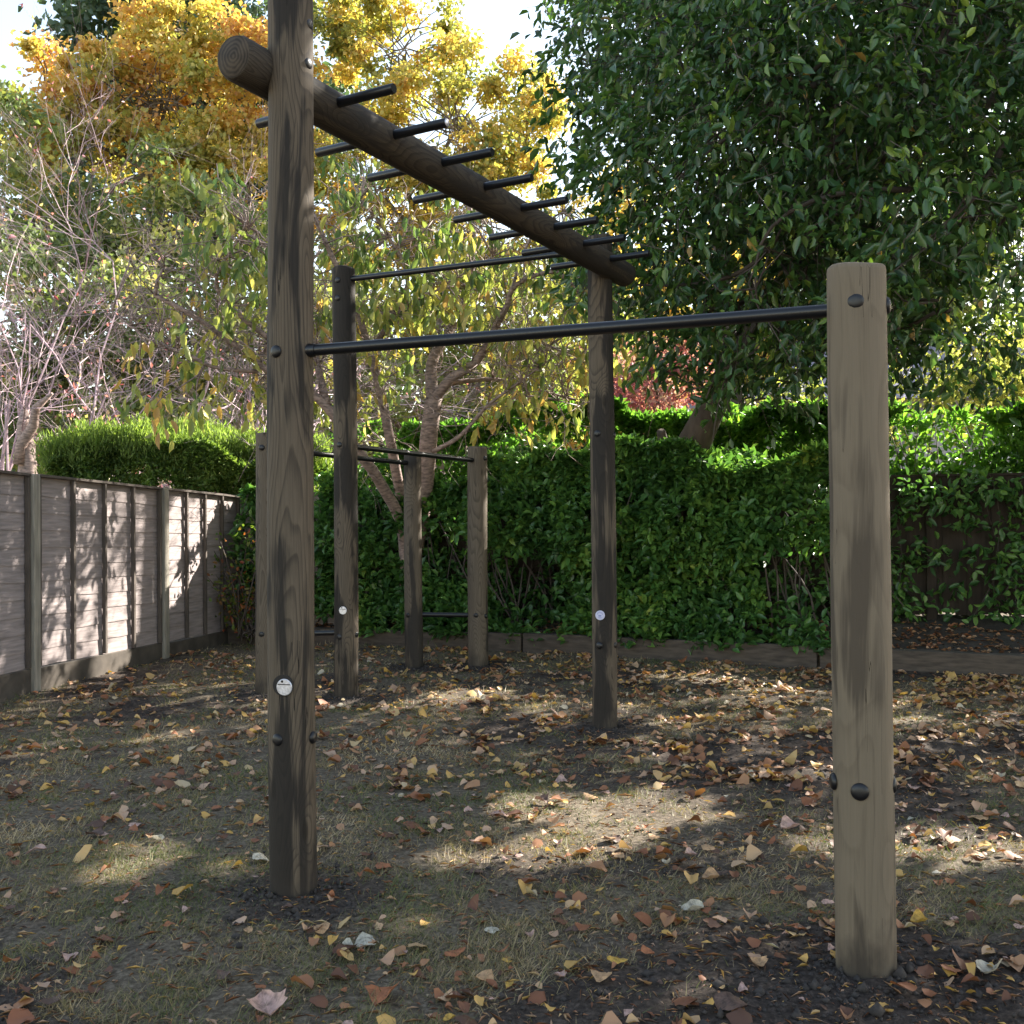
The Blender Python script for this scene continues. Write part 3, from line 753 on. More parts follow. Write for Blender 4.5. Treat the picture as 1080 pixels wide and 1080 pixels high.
blobs = [  # (px, py, depth, rx m, ry, rz)
    (800, 210, 8.3, 1.5, 1.4, 1.25), (900, 120, 8.0, 1.7, 1.6, 1.3), (1030, 230, 7.8, 1.4, 1.5, 1.15), (760, 60, 8.6, 1.35, 1.4, 1.2), (690, 230, 8.8, .66, .6, .72),
    (1000, 20, 7.6, 1.7, 1.6, 1.2), (780, 330, 8.8, .62, .7, .62), (860, 300, 8.2, 1.0, 1.0, .75), (985, 330, 7.6, .8, .9, .42), (700, 10, 9.0, .75, 1.0, .9), (668, 290, 9.2, .38, .6, .42), (745, 395, 9.0, .38, .4, .34),
    (800, 400, 8.9, .42, .4, .30), (740, 350, 9.0, .55, .5, .5), (880, 370, 8.2, .4, .5, .25), (1050, 320, 7.6, .6, .7, .4), (930, 350, 7.6, .5, .5, .25)]
W = [np.append(at(b[0], b[1], b[2]), b[3:]) for b in blobs]
# unseen rest of the crown, extended above, right and behind to shade the yard
W += [np.array(b) for b in [(6.2, 7.5, 5.6, 2.4, 2.4, 2.2), (5.2, 9.0, 7.4, 2.6, 2.6, 2.2), (7.6, 5.6, 5.4, 2.3, 2.3, 2.2), (4.6, 14.6, 7.4, 1.7, 1.6, 1.9), (3.4, 7.6, 6.9, 2.0, 2.2, 1.4), (8.2, 9.2, 5.2, 2.4, 2.6, 2.6), (4.6, 11.6, 6.2, 2.4, 1.8, 2.0), (1.9, 9.4, 6.9, 1.6, 1.8, 1.0), (6.2, 12, 8.2, 2.6, 2.2, 2), (7.6, 7.6, 8.4, 2.5, 2.5, 1.8), (9.3, 12.5, 7, 2.4, 2.4, 2.5)]]
AVOID = True
mb = MB(); hubs = [np.array(w[:3]) for w in W]
for i, w in enumerate(W):
    s = hub + (p3 - hub) * rng.random() * .8 if i < 17 else hub
    limb(mb, s, w[:3], (.07) if i >= 17 else .035, .014, 8, .07, 6, .05)
    for j in range(5):
        q = w[:3] + sphere_dirs(1)[0] * w[3:6] * .75; limb(mb, w[:3] + rng.normal(0, .1, 3), q, .012, .005, 5, .08, 4, .03)
for (x0, y0, d0, x1, y1, d1) in [(1010, 60, 7.2, 800, 300, 7.6), (960, 200, 7, 800, 330, 7.6), (900, 30, 7.2, 700, 210, 8.2), (1060, 150, 6.9, 930, 300, 7.2), (860, 90, 7.2, 740, 60, 8), (820, 250, 7.6, 660, 300, 8.6), (800, 330, 8, 745, 420, 8.6), (780, 20, 7.8, 640, 60, 8.8)]:
    w_ = limb(mb, at(x0, y0, d0 + .3), at(x1, y1, d1), .022, .006, 10, .10, 6, -.04)
    for z_ in range(7): limb(mb, w_[rng.integers(1, 10)], w_[rng.integers(3, 10)] + rng.normal(0, .4, 3), .008, .003, 4, .1, 4)
mb.build('branches', M_twig_dark, ev, smooth=True); AVOID = False
def evergreen(Ws, ncl, kk, size, name, parent, mat):
    c, d, k = blob_points(Ws, ncl, .18)
    P, D, A, B, idx = sprays(c, kk, .34, .035, .55, 0, d)
    cr = rng.random(len(c)); g = ~in_gap(P)
    P, D, idx = P[g], D[g], idx[g]; n = len(P)
    N = sphere_dirs(n) * .8 + np.array([0, -.15, .75])
    r = np.clip(cr[idx] * .55 + rng.random(n) * .45, 0, 1) * .985; r[rng.random(n) < .006] = 1
    return leaves(name, P, D, N, (q_ := rnd(.045, .112, n) * size), q_ * rnd(.38, .5, n), mat, r, parent, .3, .15), A, B
fo, A, B = evergreen(W[:17], 3700, 8, 1.12, 'crown', ev, M_ever)
mb = MB(); twigs_mesh(mb, A, B, .0035); mb.build('twigs', M_twig_dark, ev)
fo, A, B = evergreen(W[17:], 6600, 9, 1.75, 'crown', ev, M_ever)

# fine-leaved tree whose small leaves show against the sky beside it
M_small = leafmat('small_dark_leaf', [(0, (.03, .05, .04)), (1, (.07, .10, .06))], .35, .5)
ft = empty('birch_tree', (3.6, 16.0, G(3.6, 16)), 'tall fine-leaved tree whose small leaves show against the sky gap', 'tree')
mb = MB(); top = np.array([3.0, 16, 12.5]); tr = limb(mb, (3.6, 16, -.1), top, .16, .04, 10, .02, 8)
Wf = [np.append(at(x, y, 15.5), (rx, ry, rz)) for x, y, rx, ry, rz in [(655, 40, .75, .9, 1.1), (640, -60, 1.1, 1, 1.0), (650, 130, .35, .8, .6), (700, 80, .8, 1, 1.3), (760, -100, 1.6, 1.6, 1.5), (672, 190, .4, .8, .7), (612, 60, .16, .3, .45)]]
for w in Wf: limb(mb, tr[6] if w[2] < 9 else tr[7], w[:3], .05, .01, 6, .05, 5)
c, d, k = blob_points(Wf, 1500); c = c[~in_gap(c)]; P, D, A, B, idx = sprays(c, 9, .5, .06, .7, 0); g = ~in_gap(P); P, D = P[g], D[g]
twigs_mesh(mb, A, B, .006); mb.build('trunk', M_twig_dark, ft)
n = len(P); leaves('crown', P, D, sphere_dirs(n), rnd(.06, .10, n), rnd(.05, .075, n), M_small, rng.random(n), ft, lod=True)

# ------------------------------------------------------------------ cherry tree
M_cherry = leafmat('cherry_leaf', [(0, (.065, .12, .045)), (.35, (.13, .19, .065)), (.62, (.27, .30, .09)), (.85, (.46, .42, .14)), (1, (.46, .28, .11))], .45, .5, 1.5)
cb = at(430, 640, 11.95); cb[2] = bed_z(cb[0], cb[1])
ch = empty('cherry_tree', tuple(cb), 'multi-stemmed cherry with pinkish bark and drooping yellow-green leaves behind the bars', 'tree')
mb = MB(); tips = []
def pl(pts, r0, r1, n=8):
    P = [at(*p) if isinstance(p, tuple) else p for p in pts]
    # smooth by subdivision
    Q = []
    for i in range(len(P) - 1):
        p0, p1, p2, p3 = P[max(i - 1, 0)], P[i], P[i + 1], P[min(i + 2, len(P) - 1)]
        for t in np.linspace(0, 1, 4, endpoint=False):
            Q.append(.5 * (2 * p1 + (p2 - p0) * t + (2 * p0 - 5 * p1 + 4 * p2 - p3) * t * t + (3 * p1 - p0 - 3 * p2 + p3) * t ** 3))
    Q.append(P[-1]); mb.tube(Q, list(np.linspace(r0, r1, len(Q))), n); tips.append(Q); return Q
base0 = cb - (0, 0, .2)
pl([base0 + (.02, 0, 0), (436, 590, 11.85), (446, 528, 11.6), (453, 454, 11.2), (458, 419, 11.2)], .105, .085, 12)
pl([(458, 422, 11.2), (475, 400, 11.1), (502, 382, 11.0), (520, 350, 10.8), (535, 322, 10.6)], .058, .03)
pl([(457, 425, 11.2), (455, 385, 11.3), (470, 355, 11.4), (490, 320, 11.6), (500, 250, 11.8), (485, 180, 12)], .07, .02)
pl([base0, (429, 560, 11.75), (422, 520, 11.5), (411, 462, 11.1), (400, 408, 11.1), (390, 372, 11), (376, 326, 10.9), (350, 270, 10.7), (330, 225, 10.6)], .068, .02, 10)
pl([base0 - (.03, 0, 0), (426, 566, 11.55), (402, 511, 11.1), (378, 476, 10.7), (345, 430, 10.6), (318, 408, 10.5), (284, 392, 10.3), (230, 350, 10.1), (162, 310, 9.9)], .07, .018, 10)
pl([(345, 430, 10.6), (335, 385, 10.7), (328, 340, 10.8), (322, 280, 11)], .045, .015)
pl([(164, 311, 9.9), (166, 296, 9.85), (174, 280, 9.8)], .02, .008, 5)
pl([(284, 357, 10.3), (250, 330, 10.2), (228, 300, 10.1), (240, 270, 10), (262, 240, 10)], .028, .008, 6)
pl([(320, 405, 10.5), (284, 375, 10.4), (284, 358, 10.35)], .035, .028, 6)
pl([(272, 392, 10.4), (225, 387, 10.3), (195, 372, 10.3), (160, 360, 10.3), (118, 328, 10.4)], .022, .006, 6)
pl([(457, 476, 11.2), (485, 460, 11.0), (514, 428, 10.8), (545, 405, 10.7), (575, 383, 10.6)], .028, .010, 6)
pl([(514, 428, 10.8), (560, 418, 10.7), (610, 428, 10.6)], .016, .005, 5)
pl([(470, 405, 11.15), (520, 400, 11.4), (570, 412, 11.5), (618, 425, 11.6)], .03, .01, 6)
pl([(520, 350, 10.8), (565, 359, 10.8), (621, 385, 10.8)], .02, .007, 5)
pl([(535, 322, 10.6), (545, 300, 10.5), (588, 287, 10.4), (620, 319, 10.4), (660, 350, 10.4)], .03, .008, 5)
pl([(398, 360, 11), (430, 300, 11), (410, 250, 10.9), (380, 210, 10.8)], .03, .008, 6)
pl([(376, 326, 10.9), (420, 330, 10.8), (470, 300, 10.7), (520, 270, 10.6)], .022, .006, 5)
pl([(535, 322, 10.6), (560, 250, 10.8), (600, 220, 11)], .02, .006, 5)
A_, B_ = [], []
allp = np.concatenate([np.array(t[len(t) // 3:]) for t in tips[1:]])
c = []
reg = [(150, 290, 330, 430, 10.2, 42), (215, 200, 300, 330, 10.2, 52), (335, 230, 470, 330, 10.9, 85), (440, 240, 640, 330, 10.8, 80), (500, 330, 640, 430, 11.0, 50), (335, 330, 450, 430, 11.1, 24), (180, 170, 250, 260, 10.3, 16), (340, 160, 500, 230, 11, 26), (600, 300, 700, 380, 10.6, 20)]
for (x0, y0, x1, y1, dd, q) in reg:
    for _ in range(q):
        c.append(at(rnd(x0, x1), rnd(y0, y1), dd + rnd(-.7, .9)))
c = np.array(c)
d2 = ((c[:, None] - allp[None]) ** 2).sum(-1).argmin(1)
for q, j in zip(c, d2):
    limb(mb, allp[j], q, .009, .004, 4, .09, 4, .03)
for _ in range(330):
    q = allp[rng.integers(len(allp))]; e = q + sphere_dirs(1)[0] * np.array([1, .8, .8]) * rnd(.4, 1.3) + np.array([0, 0, .15]); w_ = limb(mb, q, e, .007, .0025, 5, .1, 3, .04)
    for z_ in range(3): limb(mb, w_[rng.integers(1, 5)], w_[4] + rng.normal(0, .28, 3), .0035, .0018, 3, .1, 3)
mb.build('trunk', M_bark_cherry, ch, smooth=True)
P, D, A, B, idx = sprays(c, 7, .32, .05, .6, 0)
D = unit(D * .7 + np.array([0, 0, -.75])); g = ~in_gap(P); P, D, idx = P[g], D[g], idx[g]; n = len(P)
zt = (P[:, 2] - 2.2) / 2.6
r = np.clip(.84 - .45 * zt + rng.normal(0, .17, n) + (rng.random(len(c))[idx] - .5) * .45, 0, 1)
leaves('crown', P, D, sphere_dirs(n) + np.array([0, -.4, .1]), rnd(.11, .18, n), rnd(.042, .068, n), M_cherry, r, ch, .25, .12)

# ------------------------------------------------------------------ distant broadleaf trees
def far_tree(name, base, blobs, nleaf, size, mat, label, group=None, clump=.55, nclump=140, bark=M_bark_grey, tr=.2, rfun=None, cat='tree'):
    root = empty(name, (base[0], base[1], G(base[0], base[1])), label, cat, group)
    cen = np.array([b[:3] for b in blobs]).mean(0); mb = MB()
    b0 = np.array([base[0], base[1], G(base[0], base[1]) - .2]); ht = cen[2]
    pts = limb(mb, b0, cen + (0, 0, .3), tr, tr * .45, 8, .025, 8)
    c, d, k = blob_points(blobs, nclump, .25)
    for w in blobs: limb(mb, pts[4 + rng.integers(0, 4)], w[:3], tr * .4, tr * .12, 6, .06, 5, .04)
    W3 = np.array([b[:3] for b in blobs])
    for q, kk in zip(c, k): limb(mb, W3[kk] + rng.normal(0, .2, 3), q, tr * .11, tr * .03, 4, .07, 3, .03)
    mb.build('trunk', bark, root)
    idx = rng.integers(0, nclump, nleaf); cs = rnd(.5, 1.25, nclump) * clump
    P = c[idx] + rng.normal(0, 1, (nleaf, 3)) * cs[idx][:, None] * np.array([.6, .6, .42])
    g = ~in_gap(P); P, idx = P[g], idx[g]; n = len(P)
    cr = rng.random(nclump)
    if rfun is not None: r = rfun(P, cr[idx])
    else: r = cr[idx] * .6 + rng.random(n) * .4
    D = sphere_dirs(n) + np.array([0, 0, -.35]); leaves('crown', P, D, sphere_dirs(n) + np.array([0, -.3, .8]), rnd(.7, 1.2, n) * size, rnd(.6, .95, n) * size, mat, np.clip(r, 0, 1), root, .2, .1, lod=True)
    return root
def wb(px, py, d, rx, ry, rz): return np.append(at(px, py, d), (rx, ry, rz))
M_maple = leafmat('maple_leaf', [(0, (.14, .17, .06)), (.3, (.38, .36, .11)), (.55, (.62, .45, .14)), (.8, (.62, .35, .13)), (1, (.48, .25, .15))], .45, .55, 1.35)
M_green = leafmat('green_leaf', [(0, (.08, .12, .06)), (.5, (.18, .23, .09)), (.8, (.34, .35, .12)), (1, (.50, .40, .15))], .4, .55, 1.4)
M_dgreen = leafmat('dark_green_leaf', [(0, (.05, .09, .07)), (1, (.12, .18, .09))], .3, .5, 1.4)
M_yg = leafmat('yellow_green_leaf', [(0, (.15, .20, .06)), (.5, (.28, .31, .10)), (1, (.46, .38, .16))], .5, .55, 1.4)
M_red = leafmat('crimson_leaf', [(0, (.26, .06, .10)), (.5, (.46, .18, .25)), (.8, (.55, .36, .34)), (1, (.44, .42, .16))], .45, .5, 1.2)

far_tree('maple_tree', (-7.4, 24), [wb(170, 110, 24, 2.1, 2, 1.6), wb(90, 150, 24, 1.5, 1.6, 1.2), wb(15, 140, 23, 1.0, 1.2, .8), wb(50, 85, 24, .8, 1, .7), wb(35, 230, 23, 1.3, 1.3, .9), wb(260, 90, 24.5, 1.8, 1.8, 1.7), wb(200, 30, 24.5, 1.5, 1.6, 1.3), wb(210, 210, 24, 1.8, 1.8, 1.4), wb(310, 190, 24.5, 1.3, 1.5, 1.3), wb(150, 60, 24, 1.2, 1.2, 1.2)],
         34000, .135, M_maple, 'orange and gold maple crown high behind the bare twiggy shrub', 'autumn maples beyond the hedge', nclump=210, clump=.34,
         rfun=lambda P, c: .50 + .28 * (c - .5) * 2 + .10 * rng.normal(size=len(P)) + .04 * (P[:, 2] - 11))
far_tree('maple_tree', (-1.8, 26), [wb(480, 140, 25, 2.1, 2, 2.0), wb(420, 60, 25.5, 1.8, 1.8, 1.7), wb(545, 130, 25, 1.15, 1.5, 1.4), wb(500, 240, 25, 1.9, 1.8, 1.6), wb(400, 210, 25, 1.7, 1.6, 1.6), wb(350, 20, 26, 1.6, 1.6, 1.2), wb(575, 240, 25, .8, 1.2, 1.0), wb(400, 320, 25, 2.0, 1.6, 1.6)],
         34000, .135, M_maple, 'yellow maple crown seen behind the monkey bar rungs', 'autumn maples beyond the hedge', nclump=220, clump=.34,
         rfun=lambda P, c: .36 + .26 * (c - .5) * 2 + .10 * rng.normal(size=len(P)))
far_tree('broadleaf_tree', (-10, 32), [wb(150, 40, 32, 2.2, 2, 2.3), wb(250, 20, 32, 2.5, 2, 1.8), wb(200, 120, 33, 3.2, 2, 2.5), wb(140, 210, 31, 3.0, 2, 2.2), wb(300, 150, 33, 3, 2, 3)], 22000, .26, M_dgreen,
         'tall blue-green tree rising behind the orange maple', 'green trees far behind', nclump=150, clump=.9)
far_tree('broadleaf_tree', (-10.5, 22), [wb(60, 330, 19, 1.8, 1.5, 1.4), wb(160, 330, 20, 1.9, 1.5, 1.5), wb(20, 420, 19, 1.6, 1.4, 1.2), wb(110, 420, 20, 1.8, 1.4, 1.2), wb(240, 400, 21, 2, 1.4, 1.5), wb(30, 250, 21, 1.6, 1.4, 1.4), wb(5, 160, 21, 1.2, 1.2, 1.2), wb(180, 240, 22, 2.0, 1.5, 1.5)], 27000, .13, M_green,
         'mid green bushy tree filling the gap behind the panel fence', 'green trees far behind', nclump=170, clump=.5)
far_tree('broadleaf_tree', (-2.0, 22), [wb(330, 380, 21, 1.7, 1.4, 1.5), wb(450, 390, 22, 1.9, 1.4, 1.5), wb(570, 380, 22, 1.9, 1.4, 1.5), wb(300, 300, 22, 1.6, 1.4, 1.2), wb(600, 310, 23, 1.3, 1.3, 1.3), wb(520, 330, 23, 1.5, 1.3, 1.2)], 13000, .14, M_yg,
         'loose yellow-green tree seen between the cherry stems', 'green trees far behind', nclump=130, clump=.5)
far_tree('broadleaf_tree', (2.6, 27), [wb(640, 240, 27, 1.2, 1.5, 1.1), wb(655, 330, 27, 2.0, 1.5, 1.8), wb(760, 330, 28, 2.4, 1.5, 2.2), wb(620, 400, 27, 2.2, 1.5, 1.6)], 12000, .17, M_maple,
         'rusty small-crowned tree low behind the far post', 'green trees far behind', nclump=90, clump=.5, rfun=lambda P, c: .25 + .5 * c + .1 * rng.normal(size=len(P)))
far_tree('red_shrub', (2.6, 18), [wb(690, 410, 17.5, .95, .8, .75), wb(660, 385, 18, .7, .7, .6), wb(715, 400, 17.5, .6, .6, .7)], 7000, .075, M_red,
         'crimson-leaved shrub beyond the hedge beside the leaning trunk', None, nclump=60, clump=.28, tr=.06, cat='shrub')
far_tree('sunlit_shrub', (7.0, 16), [wb(960, 420, 15.5, .9, .8, .5), wb(1040, 405, 15.5, .9, .8, .65), wb(1110, 390, 16, 1.2, 1, 1), wb(830, 415, 16, .5, .6, .35)], 6000, .085, M_yg,
         'pale sunlit shrub beyond the hedge under the evergreen', None, nclump=90, clump=.35, tr=.05, cat='shrub')
far_tree('broadleaf_tree', (14, 34), [wb(930, 300, 34, 3.5, 3, 3.5), wb(1080, 280, 35, 4, 3, 4), wb(800, 330, 36, 3, 3, 3.0)], 15000, .3, M_green,
         'pale green tree glimpsed under the evergreen near the house', 'green trees far behind', nclump=90, clump=1.1)
for i, (px, d) in enumerate([(-30, 42), (140, 44), (330, 40), (500, 43), (650, 40), (820, 46), (1120, 44)]):
    b = at(px, 500, d)
    far_tree('hedgerow_tree', (b[0], d), [np.array([b[0], d, 3.6, 4.2, 2.5, 3.4]), np.array([b[0] + 1.5, d + 1, 6.4, 2.8, 2.2, 2.4])], 7000, .40, [M_green, M_yg, M_green, M_dgreen][i % 4],
             ['far green tree at the edge behind the panel fence', 'far yellowing tree above the clipped conifer hedge', 'far green tree behind the near tall post', 'far dark tree behind the cherry stems',
              'far green tree behind the crimson shrub', 'far yellow tree behind the leaning trunk', 'far green tree past the house'][i], 'row of far trees', nclump=60, clump=1.0)

# ------------------------------------------------------------------ bare pinkish twiggy shrubs
def bare(base, dirs, label, tops, nred=500, rad=.05, name='bare_shrub', mat=None, leafm=None, L0=1.0, depth=5):
    root = empty(name, tuple(base), label, 'shrub', 'leafless twiggy shrubs')
    mb = MB(); ends = []
    def grow(p, d, L, r, lv):
        k = 3; pts = [p]; dd = d
        for i in range(k):
            dd = unit(dd + rng.normal(0, .16, 3) + np.array([0, 0, .05])); pts.append(pts[-1] + dd * L / k)
        mb.tube(pts, list(np.linspace(r, r * .6, k + 1)), 5 if lv < 2 else 3, cap=False)
        if lv >= depth: ends.append(pts[-1]); return
        for j in range((3 if rng.random() < .62 else 2) if lv < depth - 1 else 4):
            nd_ = unit(dd + rng.normal(0, .42, 3)); t = rng.integers(1, k + 1)
            grow(pts[t], nd_, L * rnd(.55, .85), r * .58, lv + 1)
    for d in dirs: grow(np.asarray(base) + rng.normal(0, .08, 3), unit(np.array(d, float)), L0, rad, 0)
    mb.build('trunk', mat or M_twig, root)
    e = np.array(ends); s = e[rng.integers(0, len(e), nred)]
    leaves('crown', s + rng.normal(0, .04, s.shape), sphere_dirs(nred), sphere_dirs(nred), rnd(.06, .1, nred), rnd(.03, .05, nred), leafm or M_red, rng.random(nred), root, lod=True)
bs = at(225, 520, 15.5); bs[2] = G(bs[0], bs[1])
bare(bs, [(-.35, 0, 1), (.1, .1, 1), (.45, 0, 1), (0, -.2, 1), (-.1, .3, 1), (.3, .2, .9)], 'bare pink-stemmed shrub above the conifer hedge', None, 260, .03, L0=3.1, depth=6)
bs = at(20, 520, 15); bs[2] = G(bs[0], bs[1])
bare(bs, [(-.4, 0, 1), (.1, .1, 1), (.4, 0, 1), (-.1, -.2, 1), (-.7, .1, .9)], 'bare pale-twigged shrub with a few crimson leaves above the near fence panel', None, 320, .03, L0=3.1, depth=6)
bs = at(262, 520, 15.6); bs[2] = G(bs[0], bs[1])
bare(bs, [(-.5, 0, .8), (.5, .1, .8), (.1, 0, 1)], 'low mauve-twigged shrub just behind the conifer hedge', None, 1500, .04, L0=1.15)
bs = at(110, 520, 14.6); bs[2] = G(bs[0], bs[1])
bare(bs, [(-.1, 0, 1), (.08, 0, 1), (.02, .1, 1)], 'thin upright bare saplings rising beside the pollarded trunk', None, 300, .03, L0=1.35, depth=3)
# pollarded pale trunk at far left
pb_ = at(32, 520, 14.5); pb_[2] = G(pb_[0], pb_[1])
pt = empty('pollarded_tree', tuple(pb_), 'pale broken trunk with one crooked limb behind the near fence panel', 'tree')
mb = MB(); mb.tube([pb_, at(30, 500, 14.5), at(28, 470, 14.5), at(25, 448, 14.5), at(27, 432, 14.5)], [.14, .12, .11, .09, .05], 10)
mb.tube([at(20, 490, 14.4), at(22, 470, 14.4), at(35, 450, 14.3), at(38, 430, 14.3), at(55, 415, 14.2)], [.08, .075, .07, .055, .02], 8); mb.build('trunk', M_bark_cherry, pt, smooth=True)
mb = MB(); pw = at(137, 470, 14.8)

# ------------------------------------------------------------------ hedges
def hedge_leaves(name, A, B, half, z0f, z1f, n, size, mat, parent, up_=.5, face=-1, asp=.42, rmul=1, clump=True, lod=False, over=0, hole=None, thin=.52, rag=.22):
    """fill a strip from A to B, denser at front and top; z limits are functions of x"""
    d = unit(np.append(B - A, 0)); Ln = np.linalg.norm(B - A); nn = np.array([d[1], -d[0], 0.]); nn = nn if nn[1] < 0 else -nn
    t = rng.random(n) * Ln; w = rng.random(n); f = rng.random(n)
    depth = np.where(f < .6, half * (1 - 2 * np.abs(rng.normal(0, .13, n))), rnd(-half, half, n))
    x = A[0] + d[0] * t + nn[0] * depth; y = A[1] + d[1] * t + nn[1] * depth
    z0 = z0f(x); z1 = z1f(x) + (vnoise(t + A[0] * 3, depth, 51, 2.2) - .5) * rag + (vnoise(t, depth, 52, 7) - .5) * .12
    h = rng.random(n); top = rng.random(n) < .28; h = np.where(top, 1 - np.abs(rng.normal(0, .06, n)), h)
    bulge = (vnoise(t, h * 2, 53, 1.6) - .5) * .35 + (vnoise(t, h * 2, 54, 4.5) - .5) * .18
    x += nn[0] * bulge; y += nn[1] * bulge
    P = np.stack([x, y, z0 + (z1 - z0) * h], 1)
    den = vnoise(t, h * (z1 - z0), 55, 3.3) * .5 + vnoise(t, h * (z1 - z0), 56, 9) * .5
    keep = den > rnd(.12, thin, n) * (1.0 if clump else .2)
    if hole is not None: keep &= ~hole(P)
    keep &= ~in_gap(P); P = P[keep]; den = den[keep]; n = len(P)
    D = sphere_dirs(n) + nn * .8 + np.array([0, 0, up_]); N = sphere_dirs(n) * .7 + nn * .25 + np.array([0, 0, 1])
    r = np.clip(rng.random(n) * .65 + .5 * (vnoise(P[:, 0], P[:, 2], 57, 3) - .2), 0, 1)
    return leaves(name, P, D, N, rnd(.7, 1.25, n) * size, rnd(.8, 1.15, n) * size * asp, mat, r, parent, .22, .14, lod)
M_laurel = leafmat('laurel_leaf', [(0, (.036, .09, .022)), (.5, (.085, .19, .035)), (.85, (.16, .30, .045)), (1, (.25, .37, .055))], .45, .34, 1.9, .55)
M_shrub = leafmat('shrub_leaf', [(0, (.034, .085, .028)), (.5, (.080, .185, .045)), (.88, (.18, .31, .065)), (1, (.34, .38, .07))], .30, .36, 1.6, .55)
M_conif = leafmat('conifer_spray', [(0, (.03, .065, .015)), (.5, (.10, .16, .035)), (1, (.26, .34, .09))], .45, .6, 1.7)

lh = empty('laurel_hedge', (0.5, 12.6, G(0, 12.6)), 'bright-topped laurel hedge standing behind the dark fence', 'hedge')
A = np.array([-2.2, 13.3]); B = np.array([8.2, 10.6])
def lz(x): return np.interp(x, [-2.2, -1.5, 0, 1.0, 2.2, 2.9, 3.6, 4.6, 6, 8.2], [2.55, 2.62, 2.66, 2.70, 2.62, 2.55, 2.50, 2.52, 2.62, 2.7])
hedge_leaves('foliage', A, B, .42, lambda x: x * 0 + .5, lz, 62000, .12, M_laurel, lh, .7, thin=.44, rag=.4)
mb = MB()
for i in range(90):
    t = rng.random(); c = A + (B - A) * t + rng.normal(0, .15, 2); z = float(lz(c[0]))
    limb(mb, (c[0], c[1], .1), (c[0] + rng.normal(0, .2), c[1] + rng.normal(0, .15), z - .1), .014, .004, 5, .05, 4)
mb.build('stems', M_twig_dark, lh)

# shrubs in the bed
slab = ['dark leafy shrub in the shaded bed near the fence corner', 'broad-leaved green shrub growing beside the cherry stems', 'broad-leaved green shrub growing behind the rearmost short post', 'dense broad-leaved shrub between the short posts and the tall far post',
        'dense broad-leaved shrub right behind the tall far post', 'broad-leaved shrub below the leaning trunk', 'leafy shrub thinning out above bare soil, just before the pale post']
edges = [-2.85, -1.85, -1.0, -.2, .65, 1.5, 2.3, 3.15]
def lowhole(P):
    # open dark gaps low down between the stems
    return ((P[:, 0] > 1.9) & (P[:, 2] < .42 + .25 * vnoise(P[:, 0], P[:, 1], 61, 3)) & (vnoise(P[:, 0], P[:, 2], 62, 4) > .42)) | ((P[:, 0] < -.75) & (P[:, 2] < .45) & (vnoise(P[:, 0], P[:, 2], 63, 4) > .45))
for i in range(7):
    x0, x1 = edges[i], edges[i + 1]
    ya, yb = sleeper_y(x0) + .55, sleeper_y(x1) + .55
    A = np.array([x0 - .08, ya]); B = np.array([x1 + .08, yb]); c = (A + B) / 2
    root = empty('garden_shrub', (c[0], c[1], float(bed_z(*c))), slab[i], 'shrub', 'broad-leaved shrubs in the planting bed')
    zt = [1.75, 1.9, 1.98, 1.95, 1.98, 1.97, 1.93][i]
    hedge_leaves('foliage', A, B, .40, lambda x: x * 0 + .28, lambda x, zt=zt: x * 0 + zt, [6200, 6200, 8600, 9200, 9200, 8200, 7200][i], .108, M_shrub, root, .25, asp=.5, hole=lowhole, rag=.6, thin=.40)
    mb = MB()
    for j in range(16):
        s = np.array([rnd(x0, x1), c[1] + rnd(-.1, .25), float(bed_z(c[0], c[1])) - .05]); e = s + np.array([rng.normal(0, .3), rng.normal(-.05, .2), rnd(.8, 1.6)])
        limb(mb, s, e, .012, .004, 5, .06, 5)
    mb.build('stems', M_twig_dark, root)

# thin climbers in front of the dark fence on the right
root = empty('climbing_shrub', (4.2, 10.35, float(bed_z(4.2, 10.35))), 'sparse leafy climber on the dark fence past the pale post', 'shrub')
cs = []
mb = MB()
for j in range(30):
    x = rnd(3.1, 6.2); y = C0[1] + (x - C0[0]) * bdv[1] / bdv[0] - rnd(.1, .35); z = float(bed_z(x, y)); e = np.array([x + rng.normal(0, .2), y, rnd(1.0, 1.95)])
    pts = limb(mb, (x, y, z - .05), e, .007, .003, 7, .06, 4)
    for q in pts[1:]: cs.append(q)
for j in range(270):
    x = rnd(3.1, 6.5); y = C0[1] + (x - C0[0]) * bdv[1] / bdv[0] - rnd(.12, .4); cs.append(np.array([x, y, rnd(1.45, 1.9) if rng.random() < .45 else rnd(.5, 1.2)]))
mb.build('stems', M_twig_dark, root)
P, D, A, B, idx = sprays(np.array(cs), 7, .22, .05, .3, 0); n = len(P)
leaves('foliage', P, D, sphere_dirs(n) + np.array([0, -.5, .6]), rnd(.07, .12, n), rnd(.035, .055, n), M_shrub, rng.random(n) * .8, root)

# clipped conifer hedge behind the panel fence
A = at(56, 500, 13.0)[:2]; B = at(345, 500, 13.9)[:2]
chg = empty('conifer_hedge', (A[0], A[1], G(*A)), 'feathery bright green hedge rising above the panel fence', 'hedge')
def cz(x):
    px = 540 + x / 13.4 * F; return CH + (552 - np.interp(px, [30, 60, 100, 140, 200, 250, 290, 345], [508, 500, 484, 470, 470, 480, 486, 488])) / F * 13.4
hedge_leaves('foliage', A, B, .55, lambda x: x * 0 + .6, cz, 62000, .075, M_conif, chg, .6, asp=.38, thin=.3)
